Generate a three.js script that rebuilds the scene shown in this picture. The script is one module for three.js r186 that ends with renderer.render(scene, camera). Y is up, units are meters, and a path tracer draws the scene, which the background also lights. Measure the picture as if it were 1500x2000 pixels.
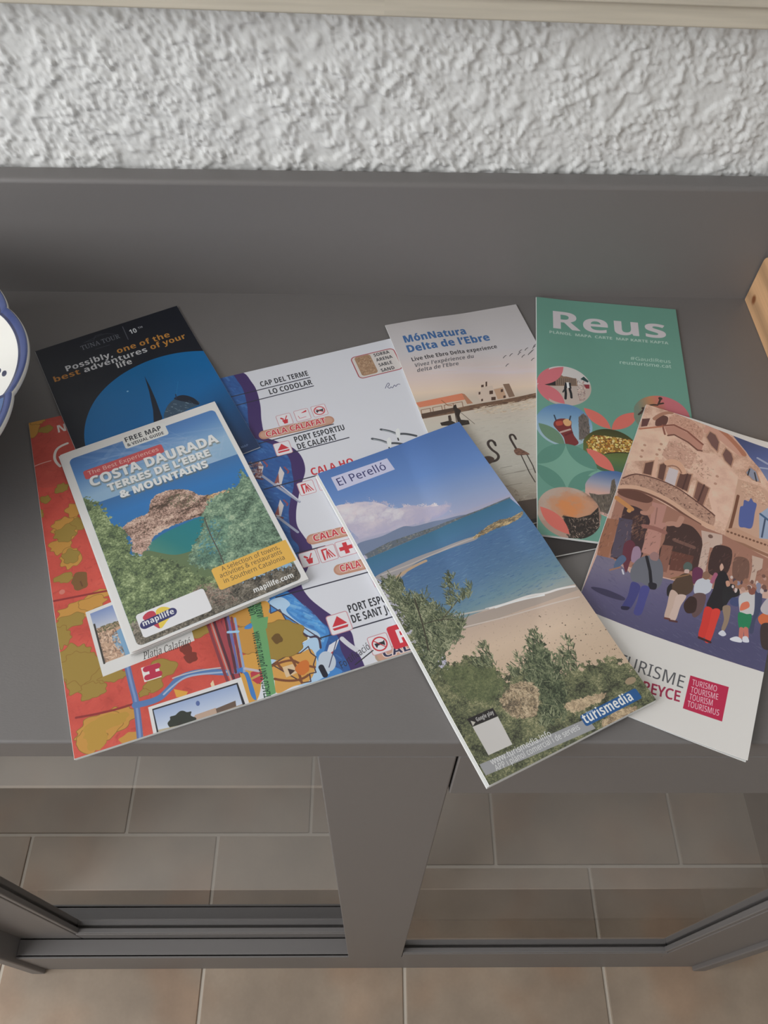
import * as THREE from 'three';
import { RoundedBoxGeometry } from 'three/addons/geometries/RoundedBoxGeometry.js';
import { ImprovedNoise } from 'three/addons/math/ImprovedNoise.js';
import { mergeGeometries } from 'three/addons/utils/BufferGeometryUtils.js';
import { RectAreaLightUniformsLib } from 'three/addons/lights/RectAreaLightUniformsLib.js';

// ---------------------------------------------------------------- camera, sky, daylight, exposure
const scene = new THREE.Scene();
const FOCAL = 1576, PITCH = 54.818, ROLL = 1.668, YAW = 1.668, EYE = 1.4;   // from the vanishing points of the leaflets and the door stiles
const rad = THREE.MathUtils.degToRad;
const camera = new THREE.PerspectiveCamera(2 * Math.atan(1000 / FOCAL) * 180 / Math.PI, 0.75, 0.02, 20);
const fwd = new THREE.Vector3(Math.sin(rad(YAW)) * Math.cos(rad(PITCH)), -Math.sin(rad(PITCH)), -Math.cos(rad(YAW)) * Math.cos(rad(PITCH)));
const r0 = new THREE.Vector3().crossVectors(fwd, new THREE.Vector3(0, 1, 0)).normalize(), u0 = new THREE.Vector3().crossVectors(r0, fwd);
const camR = r0.clone().multiplyScalar(Math.cos(rad(ROLL))).addScaledVector(u0, Math.sin(rad(ROLL)));
const camU = u0.clone().multiplyScalar(Math.cos(rad(ROLL))).addScaledVector(r0, -Math.sin(rad(ROLL)));
camera.position.set(0, EYE, 0);
camera.quaternion.setFromRotationMatrix(new THREE.Matrix4().makeBasis(camR, camU, fwd.clone().negate()));

scene.background = new THREE.Color().setRGB(0.80, 0.90, 1.0);
RectAreaLightUniformsLib.init();
const daylight = new THREE.RectAreaLight(new THREE.Color().setRGB(0.97, 0.99, 1.0), 10.8, 1.66, 1.36);   // daylight in the window opening
daylight.position.set(-1.64, 1.72, 0.65);
daylight.lookAt(0.6, 0.95, 0.2);
scene.add(daylight);

const renderer = new THREE.WebGLRenderer({ antialias: true });
renderer.toneMapping = THREE.LinearToneMapping;
renderer.toneMappingExposure = 0.50;
renderer.shadowMap.enabled = true;

// ---------------------------------------------------------------- helpers
const seeded = (s) => () => { s |= 0; s = s + 0x6D2B79F5 | 0; let t = Math.imul(s ^ s >>> 15, 1 | s); t = t + Math.imul(t ^ t >>> 7, 61 | t) ^ t; return ((t ^ t >>> 14) >>> 0) / 4294967296; };
const perlin = new ImprovedNoise();
const lerp = THREE.MathUtils.lerp, clamp = THREE.MathUtils.clamp, sstep = THREE.MathUtils.smoothstep;
const taken = {};
const numbered = (n) => { taken[n] = (taken[n] ?? -1) + 1; return taken[n] ? `${n}_${String(taken[n]).padStart(3, '0')}` : n; };
function mesh(name, geo, mat, parent) { const m = new THREE.Mesh(geo, mat); m.name = name; m.castShadow = m.receiveShadow = true; parent.add(m); return m; }
function thing(name, label, category, pos = [0, 0, 0]) { const g = new THREE.Group(); g.name = numbered(name); g.position.set(...pos); g.userData = { label, category }; scene.add(g); return g; }
function struct(name, geo, mat) { const m = mesh(name, geo, mat, scene); m.userData.kind = 'structure'; return m; }
const box = (x0, x1, y0, y1, z0, z1) => new THREE.BoxGeometry(x1 - x0, y1 - y0, z1 - z0).translate((x0 + x1) / 2, (y0 + y1) / 2, (z0 + z1) / 2);
const rbox = (x0, x1, y0, y1, z0, z1, r = 0.002) => new RoundedBoxGeometry(x1 - x0, y1 - y0, z1 - z0, 3, r).translate((x0 + x1) / 2, (y0 + y1) / 2, (z0 + z1) / 2);
const lin = (r, g, b) => new THREE.Color().setRGB(r, g, b);
const std = (o) => new THREE.MeshStandardMaterial(o);

function noiseTexture(n, repeatM, fn, srgb = true) {            // tileable only by size: fn(u, v) -> [r, g, b] 0..1
  const d = new Uint8Array(n * n * 4);
  for (let j = 0; j < n; j++) for (let i = 0; i < n; i++) { const c = fn(i / n, j / n), k = (j * n + i) * 4; d[k] = c[0] * 255; d[k + 1] = c[1] * 255; d[k + 2] = c[2] * 255; d[k + 3] = 255; }
  const t = new THREE.DataTexture(d, n, n); t.wrapS = t.wrapT = THREE.RepeatWrapping; t.magFilter = THREE.LinearFilter; t.minFilter = THREE.LinearMipmapLinearFilter; t.generateMipmaps = true;
  if (srgb) t.colorSpace = THREE.SRGBColorSpace; t.repeat.set(1 / repeatM, 1 / repeatM); t.needsUpdate = true; return t;
}
function fbm(x, y, z = 0, o = 4) { let s = 0, a = 0.5; for (let i = 0; i < o; i++) { s += a * perlin.noise(x, y, z + i * 7.3); x *= 2.03; y *= 2.03; a *= 0.5; } return s; }
function planarUV(geo, ax = 0, ay = 2) { const p = geo.attributes.position, uv = new Float32Array(p.count * 2), g = [(i) => p.getX(i), (i) => p.getY(i), (i) => p.getZ(i)]; for (let i = 0; i < p.count; i++) { uv[2 * i] = g[ax](i); uv[2 * i + 1] = g[ay](i); } geo.setAttribute('uv', new THREE.BufferAttribute(uv, 2)); return geo; }

// ---------------------------------------------------------------- materials
const paintRelief = noiseTexture(512, 0.06, (u, v) => { const a = 0.5 + 0.5 * fbm(u * 40, v * 40, 2, 3); return [a, a, a]; }, false);
const M = {
  paint: std({ color: lin(0.181, 0.168, 0.164), roughness: 0.42, bumpMap: paintRelief, bumpScale: 0.00006 }),
  paintPlain: std({ color: lin(0.181, 0.168, 0.164), roughness: 0.45 }),
  shelf: std({ color: lin(0.42, 0.39, 0.36), roughness: 0.5 }),
  glass: new THREE.MeshPhysicalMaterial({ color: 0xffffff, roughness: 0, transmission: 1, thickness: 0, ior: 1.52 }),
  paper: std({ color: lin(0.80, 0.80, 0.79), roughness: 0.55 }),
  wall: std({ color: lin(0.74, 0.735, 0.72), roughness: 0.9 }),
  ceiling: std({ color: lin(0.85, 0.845, 0.83), roughness: 0.9 }),
  grout: std({ color: lin(0.60, 0.53, 0.45), roughness: 0.9 }),
};

// ---------------------------------------------------------------- room
const X0 = -1.7, X1 = 2.3, Z0 = -0.4995, Z1 = 2.6, YC = 2.5;
const TABLE = 1.0, ZF = -0.1395, ZB = -0.4806;

// rough sprayed plaster: relief on the stretch of wall that the photograph shows
const wallBack = struct('wall_back', box(X0 - 0.1, X1 + 0.1, -0.1, YC + 0.1, Z0 - 0.12, Z0 - 0.0005), M.wall);
{
  const relief = noiseTexture(512, 0.16, (u, v) => { const a = clamp(0.5 + 0.9 * fbm(u * 14, v * 14, 5, 4), 0, 1); return [a, a, a]; }, false);
  M.wall.bumpMap = relief; M.wall.bumpScale = 0.003; planarUV(wallBack.geometry, 0, 1);
  const nx = 860, ny = 300, x0 = -0.52, x1 = 0.52, y0 = 0.97, y1 = 1.33;
  const pos = new Float32Array((nx + 1) * (ny + 1) * 3), idx = [];
  const height = (x, y) => {
    const X = x * 1000, Y = y * 1000;
    const cell = 3.6, ci = Math.floor(X / cell), cj = Math.floor(Y / cell); let crumb = 0;
    for (let a = -1; a <= 1; a++) for (let e = -1; e <= 1; e++) {
      const hsh = (k) => { const q = Math.sin((ci + a) * 127.1 + (cj + e) * 311.7 + k * 74.7) * 43758.5453; return q - Math.floor(q); };
      const rr = 0.9 + 1.7 * hsh(3) * hsh(4), d = Math.hypot(X - (ci + a + hsh(1)) * cell, Y - (cj + e + hsh(2)) * cell) / rr;
      if (d < 1) crumb = Math.max(crumb, (0.35 + 1.0 * hsh(5)) * Math.sqrt(1 - d * d) * Math.min(1, rr / 1.6));
    }
    const wx = X + 1.4 * perlin.noise(X / 9, Y / 9, 3.1), wy = Y + 1.4 * perlin.noise(X / 9, Y / 9, 8.7);
    const n1 = perlin.noise(wx / 10, wy / 10, 1.3) + 0.55 * perlin.noise(wx / 4.6, wy / 4.6, 4.4);
    const n2 = perlin.noise(wx / 3.1, wy / 3.1, 9.1);
    const n3 = perlin.noise(X / 30, Y / 36, 2.2);
    const rough = sstep(n3, -0.45, 0.1);
    return 1.25 * sstep(n1, -0.12, 0.42) + (0.3 + 0.7 * rough) * (0.55 * sstep(n2, 0.02, 0.5) + 1.05 * crumb) + 0.5 * n3 + 0.18 * perlin.noise(X / 1.5, Y / 1.5, 6);
  };
  for (let j = 0; j <= ny; j++) for (let i = 0; i <= nx; i++) {
    const x = lerp(x0, x1, i / nx), y = lerp(y0, y1, j / ny), k = (j * (nx + 1) + i) * 3;
    pos[k] = x; pos[k + 1] = y; pos[k + 2] = Z0 + 0.00115 * height(x, y);
    if (i < nx && j < ny) { const a = j * (nx + 1) + i, b = a + 1, c = a + nx + 1; idx.push(a, b, c, b, c + 1, c); }
  }
  const g = new THREE.BufferGeometry(); g.setAttribute('position', new THREE.BufferAttribute(pos, 3)); g.setIndex(idx); g.computeVertexNormals();
  mesh('plaster_relief', g, std({ color: lin(0.74, 0.735, 0.72), roughness: 0.9 }), wallBack);
}
// left wall with the window that lights the room
{
  const wy0 = 1.0, wy1 = 2.44, wz0 = -0.22, wz1 = 1.52, a = X0 - 0.12, b = X0;
  struct('wall_left', mergeGeometries([box(a, b, -0.1, wy0, Z0, Z1), box(a, b, wy1, YC, Z0, Z1), box(a, b, wy0, wy1, Z0, wz0), box(a, b, wy0, wy1, wz1, Z1)]), M.ceiling);
  const f = 0.045;
  const win = struct('window_1', mergeGeometries([box(a + 0.02, b - 0.04, wy0, wy0 + f, wz0, wz1), box(a + 0.02, b - 0.04, wy1 - f, wy1, wz0, wz1), box(a + 0.02, b - 0.04, wy0 + f, wy1 - f, wz0, wz0 + f), box(a + 0.02, b - 0.04, wy0 + f, wy1 - f, wz1 - f, wz1), box(a + 0.02, b - 0.04, wy0 + f, wy1 - f, (wz0 + wz1) / 2 - f / 2, (wz0 + wz1) / 2 + f / 2)]), std({ color: lin(0.75, 0.75, 0.74), roughness: 0.4 }));
  for (const s of [0, 1]) mesh('window_pane', box(a + 0.048, a + 0.052, wy0 + f, wy1 - f, s ? (wz0 + wz1) / 2 + f / 2 : wz0 + f, s ? wz1 - f : (wz0 + wz1) / 2 - f / 2), M.glass, win);
}
struct('wall_right', box(X1, X1 + 0.12, -0.1, YC, Z0, Z1), M.ceiling);
struct('wall_front', box(X0 - 0.1, X1 + 0.1, -0.1, YC, Z1, Z1 + 0.12), M.ceiling);
struct('ceiling', box(X0 - 0.1, X1 + 0.1, YC, YC + 0.1, Z0 - 0.1, Z1 + 0.1), M.ceiling);

// floor: clay-coloured tiles laid in a running bond, joints from the photograph
{
  const floor = struct('floor', box(X0, X1, -0.1, -0.0022, Z0, Z1), M.grout);
  const P = 0.3035, W = 0.2985, JX = -0.2485, JZ = -0.0135;
  const tops = [];
  for (let k = 0; k < 5; k++) {
    const tex = noiseTexture(256, W, (u, v) => {
      const a = fbm(u * 3.2 + k * 5, v * 3.2, k * 3.7, 4), b = fbm(u * 2.1, v * 2.1 + 9 * k, 20 + k * 2.9, 3), g = 0.03 * fbm(u * 60, v * 60, k, 2);
      const w = sstep(b, -0.05, 0.35), l = 1 + 0.20 * a + g;
      return [clamp(lerp(0.640, 0.640, w) * l, 0, 1), clamp(lerp(0.570, 0.540, w) * l, 0, 1), clamp(lerp(0.500, 0.455, w) * l, 0, 1)];
    });
    tops.push(std({ map: tex, roughness: 0.5 }));
  }
  const tileGeo = planarUV(new RoundedBoxGeometry(W, 0.012, W, 2, 0.0015)); { const uv = tileGeo.attributes.uv; for (let i = 0; i < uv.count; i++) uv.setXY(i, uv.getX(i) + W / 2, uv.getY(i) + W / 2); }
  const rnd = seeded(11);
  for (let j = -2; j < 9; j++) for (let i = -6; i < 9; i++) {
    const z = JZ + (j + 0.5) * P, near = ((j % 2) + 2) % 2;      // the row behind the joint at JZ has its joints at JX
    const x = JX + (i + 0.5) * P + (near ? 0 : P / 2);
    if (x - W / 2 < X0 - 0.2 || x + W / 2 > X1 + 0.2 || z - W / 2 < Z0 - 0.25 || z + W / 2 > Z1 + 0.25) continue;
    const t = mesh('floor_tile', tileGeo, tops[Math.floor(rnd() * 5)], floor);
    t.position.set(x, -0.006, z); t.rotation.y = Math.floor(rnd() * 4) * Math.PI / 2;
  }
}

// ---------------------------------------------------------------- sideboard
{
  const s = thing('sideboard', 'grey painted wooden sideboard with raised back and two sliding glass doors', 'sideboard');
  const XL = -0.485, XR = 0.494, zr = ZF - 0.025;               // rear sliding door lies 25 mm behind the front one
  mesh('top', rbox(XL - 0.03, XR + 0.03, TABLE - 0.022, TABLE, ZB - 0.014, ZF + 0.0003, 0.0018), M.paint, s);
  mesh('raised_back', rbox(XL - 0.03, XR + 0.03, TABLE - 0.01, 1.0919, ZB - 0.0158, ZB, 0.0035), M.paint, s);
  for (const x of [XL - 0.02, XR]) mesh('side_panel', rbox(x, x + 0.02, 0.0005, TABLE - 0.0225, ZB, ZF + 0.006, 0.002), M.paint, s);
  mesh('back_panel', box(XL, XR, 0.06, TABLE - 0.0225, ZB, ZB + 0.008), M.paintPlain, s);
  mesh('bottom_board', box(XL, XR, 0.085, 0.103, ZB + 0.008, ZF - 0.052), M.paintPlain, s);
  mesh('plinth', rbox(XL, XR, 0.0005, 0.1298, ZF - 0.0028, ZF - 0.0002, 0.0006), M.paint, s);
  mesh('sliding_track', rbox(XL, XR, 0.0005, 0.1298, ZF - 0.0238, ZF - 0.0042, 0.0008), M.paint, s);
  for (const y of [0.324, 0.748]) mesh('shelf', box(XL, XR, y - 0.007, y, ZB + 0.008, ZF - 0.053), M.shelf, s);
  function slidingDoor(x0, x1, zf, yb, label) {
    const d = new THREE.Group(); d.name = 'sliding_door'; d.userData.label = label; s.add(d);
    const t = 0.02, yt = TABLE - 0.0222, st = 0.074, so = 0.085, rb = 0.168, rt = 0.911;
    const L = x0 + (x0 < -0.2 ? so : st), R = x1 - (x0 < -0.2 ? st : so);
    mesh('stile', rbox(x0, L, yb, yt, zf - t, zf, 0.0012), M.paint, d); mesh('stile', rbox(R, x1, yb, yt, zf - t, zf, 0.0012), M.paint, d);
    mesh('rail', rbox(L + 0.0006, R - 0.0006, yb, rb - 0.006, zf - t, zf, 0.0012), M.paint, d); mesh('rail', rbox(L + 0.001, R - 0.0006, rt, yt, zf - t, zf, 0.0012), M.paint, d);
    // moulded bead round the glass
    mesh('glazing_bead', rbox(L + 0.0006, R - 0.0006, rb - 0.0062, rb, zf - 0.0078, zf - 0.001, 0.0012), M.paint, d);
    mesh('glazing_bead', x0 < -0.2 ? rbox(L, L + 0.006, rb, rt, zf - 0.0078, zf - 0.001, 0.0012) : rbox(R - 0.006, R, rb, rt, zf - 0.0078, zf - 0.001, 0.0012), M.paint, d);
    mesh('glass_pane', new THREE.PlaneGeometry(R - L + 0.004, rt - rb + 0.006).translate((L + R) / 2, (rt + rb) / 2, zf - 0.009), M.glass, d);
  }
  slidingDoor(-0.0275, XR, ZF, 0.1302, 'front sliding door with a glass pane');
  slidingDoor(XL, 0.05, zr, 0.03, 'rear sliding door with a glass pane');
}

// ---------------------------------------------------------------- picture frame hanging a little crooked on the plaster
{
  const f = thing('picture_frame', 'pale limewashed wooden frame hanging slightly crooked on the rough white wall', 'picture frame', [0.006, 1.1935, Z0 + 0.0025]);
  f.rotation.z = -rad(1.02);
  const grain = noiseTexture(512, 0.3, (u, v) => { const a = fbm(u * 4, v * 90, 3, 4), b = fbm(u * 2, v * 14, 8, 3), l = 1 + 0.10 * a + 0.08 * b; return [0.80 * l, 0.765 * l, 0.70 * l].map((c) => clamp(c, 0, 1)); });
  const grainUp = grain.clone(); grainUp.rotation = Math.PI / 2; grainUp.needsUpdate = true;
  const wood = std({ map: grain, roughness: 0.6 }), woodUp = std({ map: grainUp, roughness: 0.6 });
  const w = 0.62, h = 0.5;
  const lip = (x0, x1, y0, y1, z) => planarUV(rbox(x0, x1, y0, y1, 0, z, 0.0015), 0, 1);
  mesh('rail', mergeGeometries([lip(-w, w, 0, 0.0125, 0.018), lip(-w, w, 0.0125, 0.045, 0.022)]), wood, f);
  mesh('rail', mergeGeometries([lip(-w, w, h - 0.0125, h, 0.018), lip(-w, w, h - 0.045, h - 0.0125, 0.022)]), wood, f);
  for (const sx of [-1, 1]) mesh('stile', lip(sx > 0 ? w - 0.045 : -w, sx > 0 ? w : -w + 0.045, 0.0452, h - 0.0452, 0.020), woodUp, f);
  mesh('backing_board', box(-w + 0.046, w - 0.046, 0.046, h - 0.046, 0.004, 0.008), M.paper, f);
}

// ---------------------------------------------------------------- leaflets: rectangles on the table (x, z of the top left corner, turn, width, length, height of the cover)
const SHEETS = {
  map: { r: [-0.22191, -0.34961, -0.33570, 0.27000, 0.23197, 1.0018], t: 0.0018, n: 3 },
  boat: { r: [-0.23408, -0.41631, -0.48997, 0.10356, 0.15348, 1.0030], t: 0.0012, n: 2 },
  delta: { r: [0.00984, -0.44457, -0.25961, 0.10066, 0.21414, 1.0028], t: 0.0010, n: 2 },
  town: { r: [0.12301, -0.47750, 0.11257, 0.10294, 0.21567, 1.0035], t: 0.0014, n: 3 },
  guide: { r: [-0.19402, -0.32022, -0.46924, 0.10205, 0.15080, 1.0062], t: 0.0022, n: 3, lift: (u, v) => 0.0022 * v * (1 - 0.6 * u) },
  street: { r: [0.18386, -0.36823, 0.42243, 0.10163, 0.21676, 1.0050], t: 0.0012, n: 2, lift: (u, v) => 0.004 * u * u * u + 0.0012 * (1 - v) },
  beach: { r: [-0.03280, -0.30582, -0.44904, 0.09991, 0.20985, 1.0070], t: 0.0034, n: 3, lift: (u, v) => 0.0012 * (1 - u) * (1 - u) },
};
const ORDER = Object.keys(SHEETS);
for (const k of ORDER) { const [x, z, a, w, l] = SHEETS[k].r; Object.assign(SHEETS[k], { x, z, c: Math.cos(a), s: Math.sin(a), w, l, a, cover: SHEETS[k].r[5] }); }
const localUV = (S, x, z) => [(x - S.x) * S.c + (z - S.z) * S.s, -(x - S.x) * S.s + (z - S.z) * S.c];
function support(k, x, z) {                                       // what lies under sheet k at (x, z): sheets below sag off their edges over 16 mm
  let h = TABLE;
  for (const j of ORDER) {
    if (j === k) break;
    const S = SHEETS[j], [u, v] = localUV(S, x, z);
    const d = Math.hypot(Math.max(-u, 0, u - S.w), Math.max(-v, 0, v - S.l)), f = 1 - sstep(d, 0.0005, 0.045);
    if (f > 0) h = Math.max(h, TABLE + (topOf(j, clamp(u, 0, S.w), clamp(v, 0, S.l)) + 0.00025 - TABLE) * f);
  }
  return h;
}
function topOf(k, u, v) { const S = SHEETS[k], x = S.x + u * S.c - v * S.s, z = S.z + u * S.s + v * S.c; return support(k, x, z) + S.t + (S.lift ? S.lift(u / S.w, v / S.l) : 0); }

// ---- print: pictures are drawn in millimetres of the leaflet; q() turns a photo pixel into a point on the cover
const S_PX = 7.4, GAIN = 1.45;
const toLin = (c) => (c <= 0.04045 ? c / 12.92 : ((c + 0.055) / 1.055) ** 2.4), toS = (c) => (c <= 0.0031308 ? c * 12.92 : 1.055 * c ** (1 / 2.4) - 0.055);
function K(hex, alpha) {                                          // ink of a colour read from the photograph: one gain for all prints
  const c = [1, 3, 5].map((i) => Math.round(255 * clamp(toS(Math.min(0.86, toLin(parseInt(hex.slice(i, i + 2), 16) / 255) * GAIN)), 0, 1)));
  return alpha === undefined ? `rgb(${c})` : `rgba(${c},${alpha})`;
}
class Print {
  constructor(key, seed) {
    const S = this.S = SHEETS[key]; this.rnd = seeded(seed);
    this.W = Math.round(S.w * 1000 * S_PX); this.H = Math.round(S.l * 1000 * S_PX); this.strip = 16;
    this.cv = document.createElement('canvas'); this.cv.width = this.W; this.cv.height = this.H + this.strip;
    const c = this.c = this.cv.getContext('2d'); c.fillStyle = K('#c8c6c3'); c.fillRect(0, 0, this.W, this.H + this.strip);
    c.save(); c.beginPath(); c.rect(0, 0, this.W, this.H); c.clip(); c.lineCap = c.lineJoin = 'round';
    this.o = [0, 0, 1];
  }
  crop(x, y, s) { this.o = [x, y, s]; return this; }
  z(X, Y) { return this.q(this.o[0] + X / this.o[2], this.o[1] + Y / this.o[2]); }
  q(px, py) {
    const d = new THREE.Vector3().addScaledVector(camR, (px - 750) / FOCAL).addScaledVector(camU, -(py - 1000) / FOCAL).add(fwd), t = (this.S.cover - EYE) / d.y;
    const [u, v] = localUV(this.S, d.x * t, d.z * t); return [u * 1000 * S_PX, v * 1000 * S_PX];
  }
  path(pts, close = true, smooth = false) {
    const c = this.c, p = pts.map(([a, b]) => this.z(a, b)), n = p.length; c.beginPath();
    if (!smooth) p.forEach(([a, b], i) => (i ? c.lineTo(a, b) : c.moveTo(a, b)));
    else if (close) { const g = (i) => p[(i + n) % n]; c.moveTo(...p[0]); for (let i = 0; i < n; i++) { const a = g(i - 1), s = g(i), e = g(i + 1), f = g(i + 2); c.bezierCurveTo(s[0] + (e[0] - a[0]) / 6, s[1] + (e[1] - a[1]) / 6, e[0] - (f[0] - s[0]) / 6, e[1] - (f[1] - s[1]) / 6, ...e); } }
    else { c.moveTo(...p[0]); for (let i = 1; i < n - 1; i++) c.quadraticCurveTo(...p[i], ...(i === n - 2 ? p[n - 1] : [(p[i][0] + p[i + 1][0]) / 2, (p[i][1] + p[i + 1][1]) / 2])); }
    if (close) c.closePath(); return this;
  }
  fill(pts, col, smooth) { this.path(pts, true, smooth); this.c.fillStyle = col; this.c.fill(); return this; }
  line(pts, col, mm = 0.4, smooth) { this.path(pts, false, smooth); this.c.strokeStyle = col; this.c.lineWidth = mm * S_PX; this.c.stroke(); return this; }
  outline(pts, col, mm = 0.4, smooth) { this.path(pts, true, smooth); this.c.strokeStyle = col; this.c.lineWidth = mm * S_PX; this.c.stroke(); return this; }
  grad(a, b, stops) { const p = this.z(...a), q = this.z(...b), g = this.c.createLinearGradient(...p, ...q); for (const [t, col] of stops) g.addColorStop(t, col); return g; }
  all(col) { this.c.fillStyle = col; this.c.fillRect(0, 0, this.W, this.H); return this; }
  disc(X, Y, mm, col, mm2 = mm) { const [a, b] = this.z(X, Y); this.c.beginPath(); this.c.ellipse(a, b, mm * S_PX, mm2 * S_PX, 0, 0, 7); this.c.fillStyle = col; this.c.fill(); return this; }
  rr(pts, mm, col, stroke, sw = 0.4) {                            // rounded box from its corners TL and BR, upright on the leaflet (or its four corners, averaged)
    const p = pts.map(([a, b]) => this.z(a, b)); let x0, x1, y0, y1;
    if (p.length === 4) { x0 = (p[0][0] + p[3][0]) / 2; x1 = (p[1][0] + p[2][0]) / 2; y0 = (p[0][1] + p[1][1]) / 2; y1 = (p[2][1] + p[3][1]) / 2; } else { [[x0, y0], [x1, y1]] = p; }
    const c = this.c; c.beginPath(); c.roundRect(x0, y0, x1 - x0, y1 - y0, mm * S_PX);
    if (col) { c.fillStyle = col; c.fill(); } if (stroke) { c.strokeStyle = stroke; c.lineWidth = sw * S_PX; c.stroke(); } return this;
  }
  text(str, a, b, mm, col, { font = 'sans-serif', style = 'bold', edge, edgeMm = 0.5, level = true } = {}) {   // baseline from a to b, fitted to that length
    const c = this.c, p = this.z(...a), q = this.z(...b), L = Math.hypot(q[0] - p[0], q[1] - p[1]); let an = Math.atan2(q[1] - p[1], q[0] - p[0]); if (level && Math.abs(an) < 0.12) an *= 0.3;
    c.save(); c.translate(...p); c.rotate(an); c.font = `${style} ${mm * S_PX}px ${font}`; c.textBaseline = 'alphabetic'; c.textAlign = 'left';
    c.scale(L / c.measureText(str).width, 1);
    if (edge) { c.strokeStyle = edge; c.lineWidth = edgeMm * S_PX; c.strokeText(str, 0, 0); }
    c.fillStyle = col; c.fillText(str, 0, 0); c.restore(); return this;
  }
  clip(pts, smooth, fn) { this.c.save(); this.path(pts, true, smooth); this.c.clip(); fn(); this.c.restore(); return this; }
  bounds(pts) { const p = pts.map(([a, b]) => this.z(a, b)); return [Math.min(...p.map((v) => v[0])), Math.min(...p.map((v) => v[1])), Math.max(...p.map((v) => v[0])), Math.max(...p.map((v) => v[1]))]; }
  strokes(pts, cols, n, mm, { w = 0.35, an = 0, spread = 3.2, smooth = true, alpha = 0.8 } = {}) {            // leaves, ripples, rock strata: short strokes inside an outline
    const c = this.c, [x0, y0, x1, y1] = this.bounds(pts), r = this.rnd;
    this.clip(pts, smooth, () => { for (let i = 0; i < n; i++) { const x = lerp(x0, x1, r()), y = lerp(y0, y1, r()), t = an + (r() - 0.5) * spread, l = mm * S_PX * (0.4 + r()); c.strokeStyle = cols[Math.floor(r() * cols.length)]; c.globalAlpha = alpha * (0.5 + 0.5 * r()); c.lineWidth = w * S_PX * (0.6 + r()); c.beginPath(); c.moveTo(x, y); c.lineTo(x + l * Math.cos(t), y + l * Math.sin(t)); c.stroke(); } c.globalAlpha = 1; }); return this;
  }
  mottle(pts, ramp, { mm = 3, stretch = 1, an = 0, oct = 5, jag = 0.6, contrast = 1, smooth = true, fine = 0.25, fineMm = 0.45, alpha = 1 } = {}) {   // printed photograph of foliage, rock, cloud: noise through a colour ramp, ragged outline
    let [x0, y0, x1, y1] = this.bounds(pts); const pad = Math.ceil(jag * S_PX * 2) + 8; x0 = Math.max(0, Math.floor(x0) - pad); y0 = Math.max(0, Math.floor(y0) - pad); x1 = Math.min(this.W, Math.ceil(x1) + pad); y1 = Math.min(this.H, Math.ceil(y1) + pad);
    const w = x1 - x0, h = y1 - y0; if (w < 2 || h < 2) return this;
    const mk = document.createElement('canvas'); mk.width = w; mk.height = h; const mc = mk.getContext('2d'); mc.translate(-x0, -y0); const keep = this.c; this.c = mc; this.path(pts, true, smooth); this.c = keep; mc.fillStyle = '#fff'; mc.fill();
    const mask = mc.getImageData(0, 0, w, h).data, out = document.createElement('canvas'); out.width = w; out.height = h; const oc = out.getContext('2d'), im = oc.createImageData(w, h), d = im.data, zz = this.rnd() * 50;
    const cols = ramp.map((hx) => K(hx).match(/\d+/g).map(Number)), ca = Math.cos(an), sa = Math.sin(an), S = mm * S_PX, J = jag * S_PX * 2.2, fs = fineMm * S_PX;
    for (let y = 0; y < h; y++) for (let x = 0; x < w; x++) {
      let m = 255; const jx = J ? Math.round(x + J * (perlin.noise(x / (S * 0.35), y / (S * 0.35), zz + 9) + 0.5 * perlin.noise(x / fs, y / fs, zz + 19))) : x, jy = J ? Math.round(y + J * (perlin.noise(x / (S * 0.35), y / (S * 0.35), zz + 29) + 0.5 * perlin.noise(x / fs, y / fs, zz + 39))) : y;
      m = mask[(clamp(jy, 0, h - 1) * w + clamp(jx, 0, w - 1)) * 4 + 3]; if (!m) continue;
      const u = (x * ca + y * sa) / (S * stretch), v = (-x * sa + y * ca) / S;
      let t = 0.5 + contrast * (fbm(u, v, zz, oct) + fine * perlin.noise(x / fs, y / fs, zz + 4) + fine * 0.8 * perlin.noise(x / fs * 0.45, y / fs * 0.45, zz + 14));
      t = clamp(t, 0, 0.9999) * (cols.length - 1); const i = Math.floor(t), f = t - i, k = (y * w + x) * 4, A = cols[i], B = cols[i + 1];
      d[k] = A[0] + (B[0] - A[0]) * f; d[k + 1] = A[1] + (B[1] - A[1]) * f; d[k + 2] = A[2] + (B[2] - A[2]) * f; d[k + 3] = m * alpha;
    }
    oc.putImageData(im, 0, 0); this.c.drawImage(out, x0, y0); return this;
  }
  tufts(pts, cols, n, mm, w = 0.25) {                             // sprays of needles pointing up the leaflet, scattered along and inside an outline
    const c = this.c, r = this.rnd, [x0, y0, x1, y1] = this.bounds(pts); this.path(pts, true, true);
    for (let i = 0; i < n; i++) { const x = lerp(x0, x1, r()), y = lerp(y0, y1, r()); this.path(pts, true, true); if (!c.isPointInPath(x, y)) continue;
      const t0 = -1.57 + (r() - 0.5) * 1.6; for (let k = 0; k < 5; k++) { const t = t0 + (r() - 0.5) * 1.1, l = mm * S_PX * (0.5 + r()); c.strokeStyle = cols[Math.floor(r() * cols.length)]; c.lineWidth = w * S_PX * (0.6 + r()); c.beginPath(); c.moveTo(x, y); c.lineTo(x + l * Math.cos(t), y + l * Math.sin(t)); c.stroke(); } } return this;
  }
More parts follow.
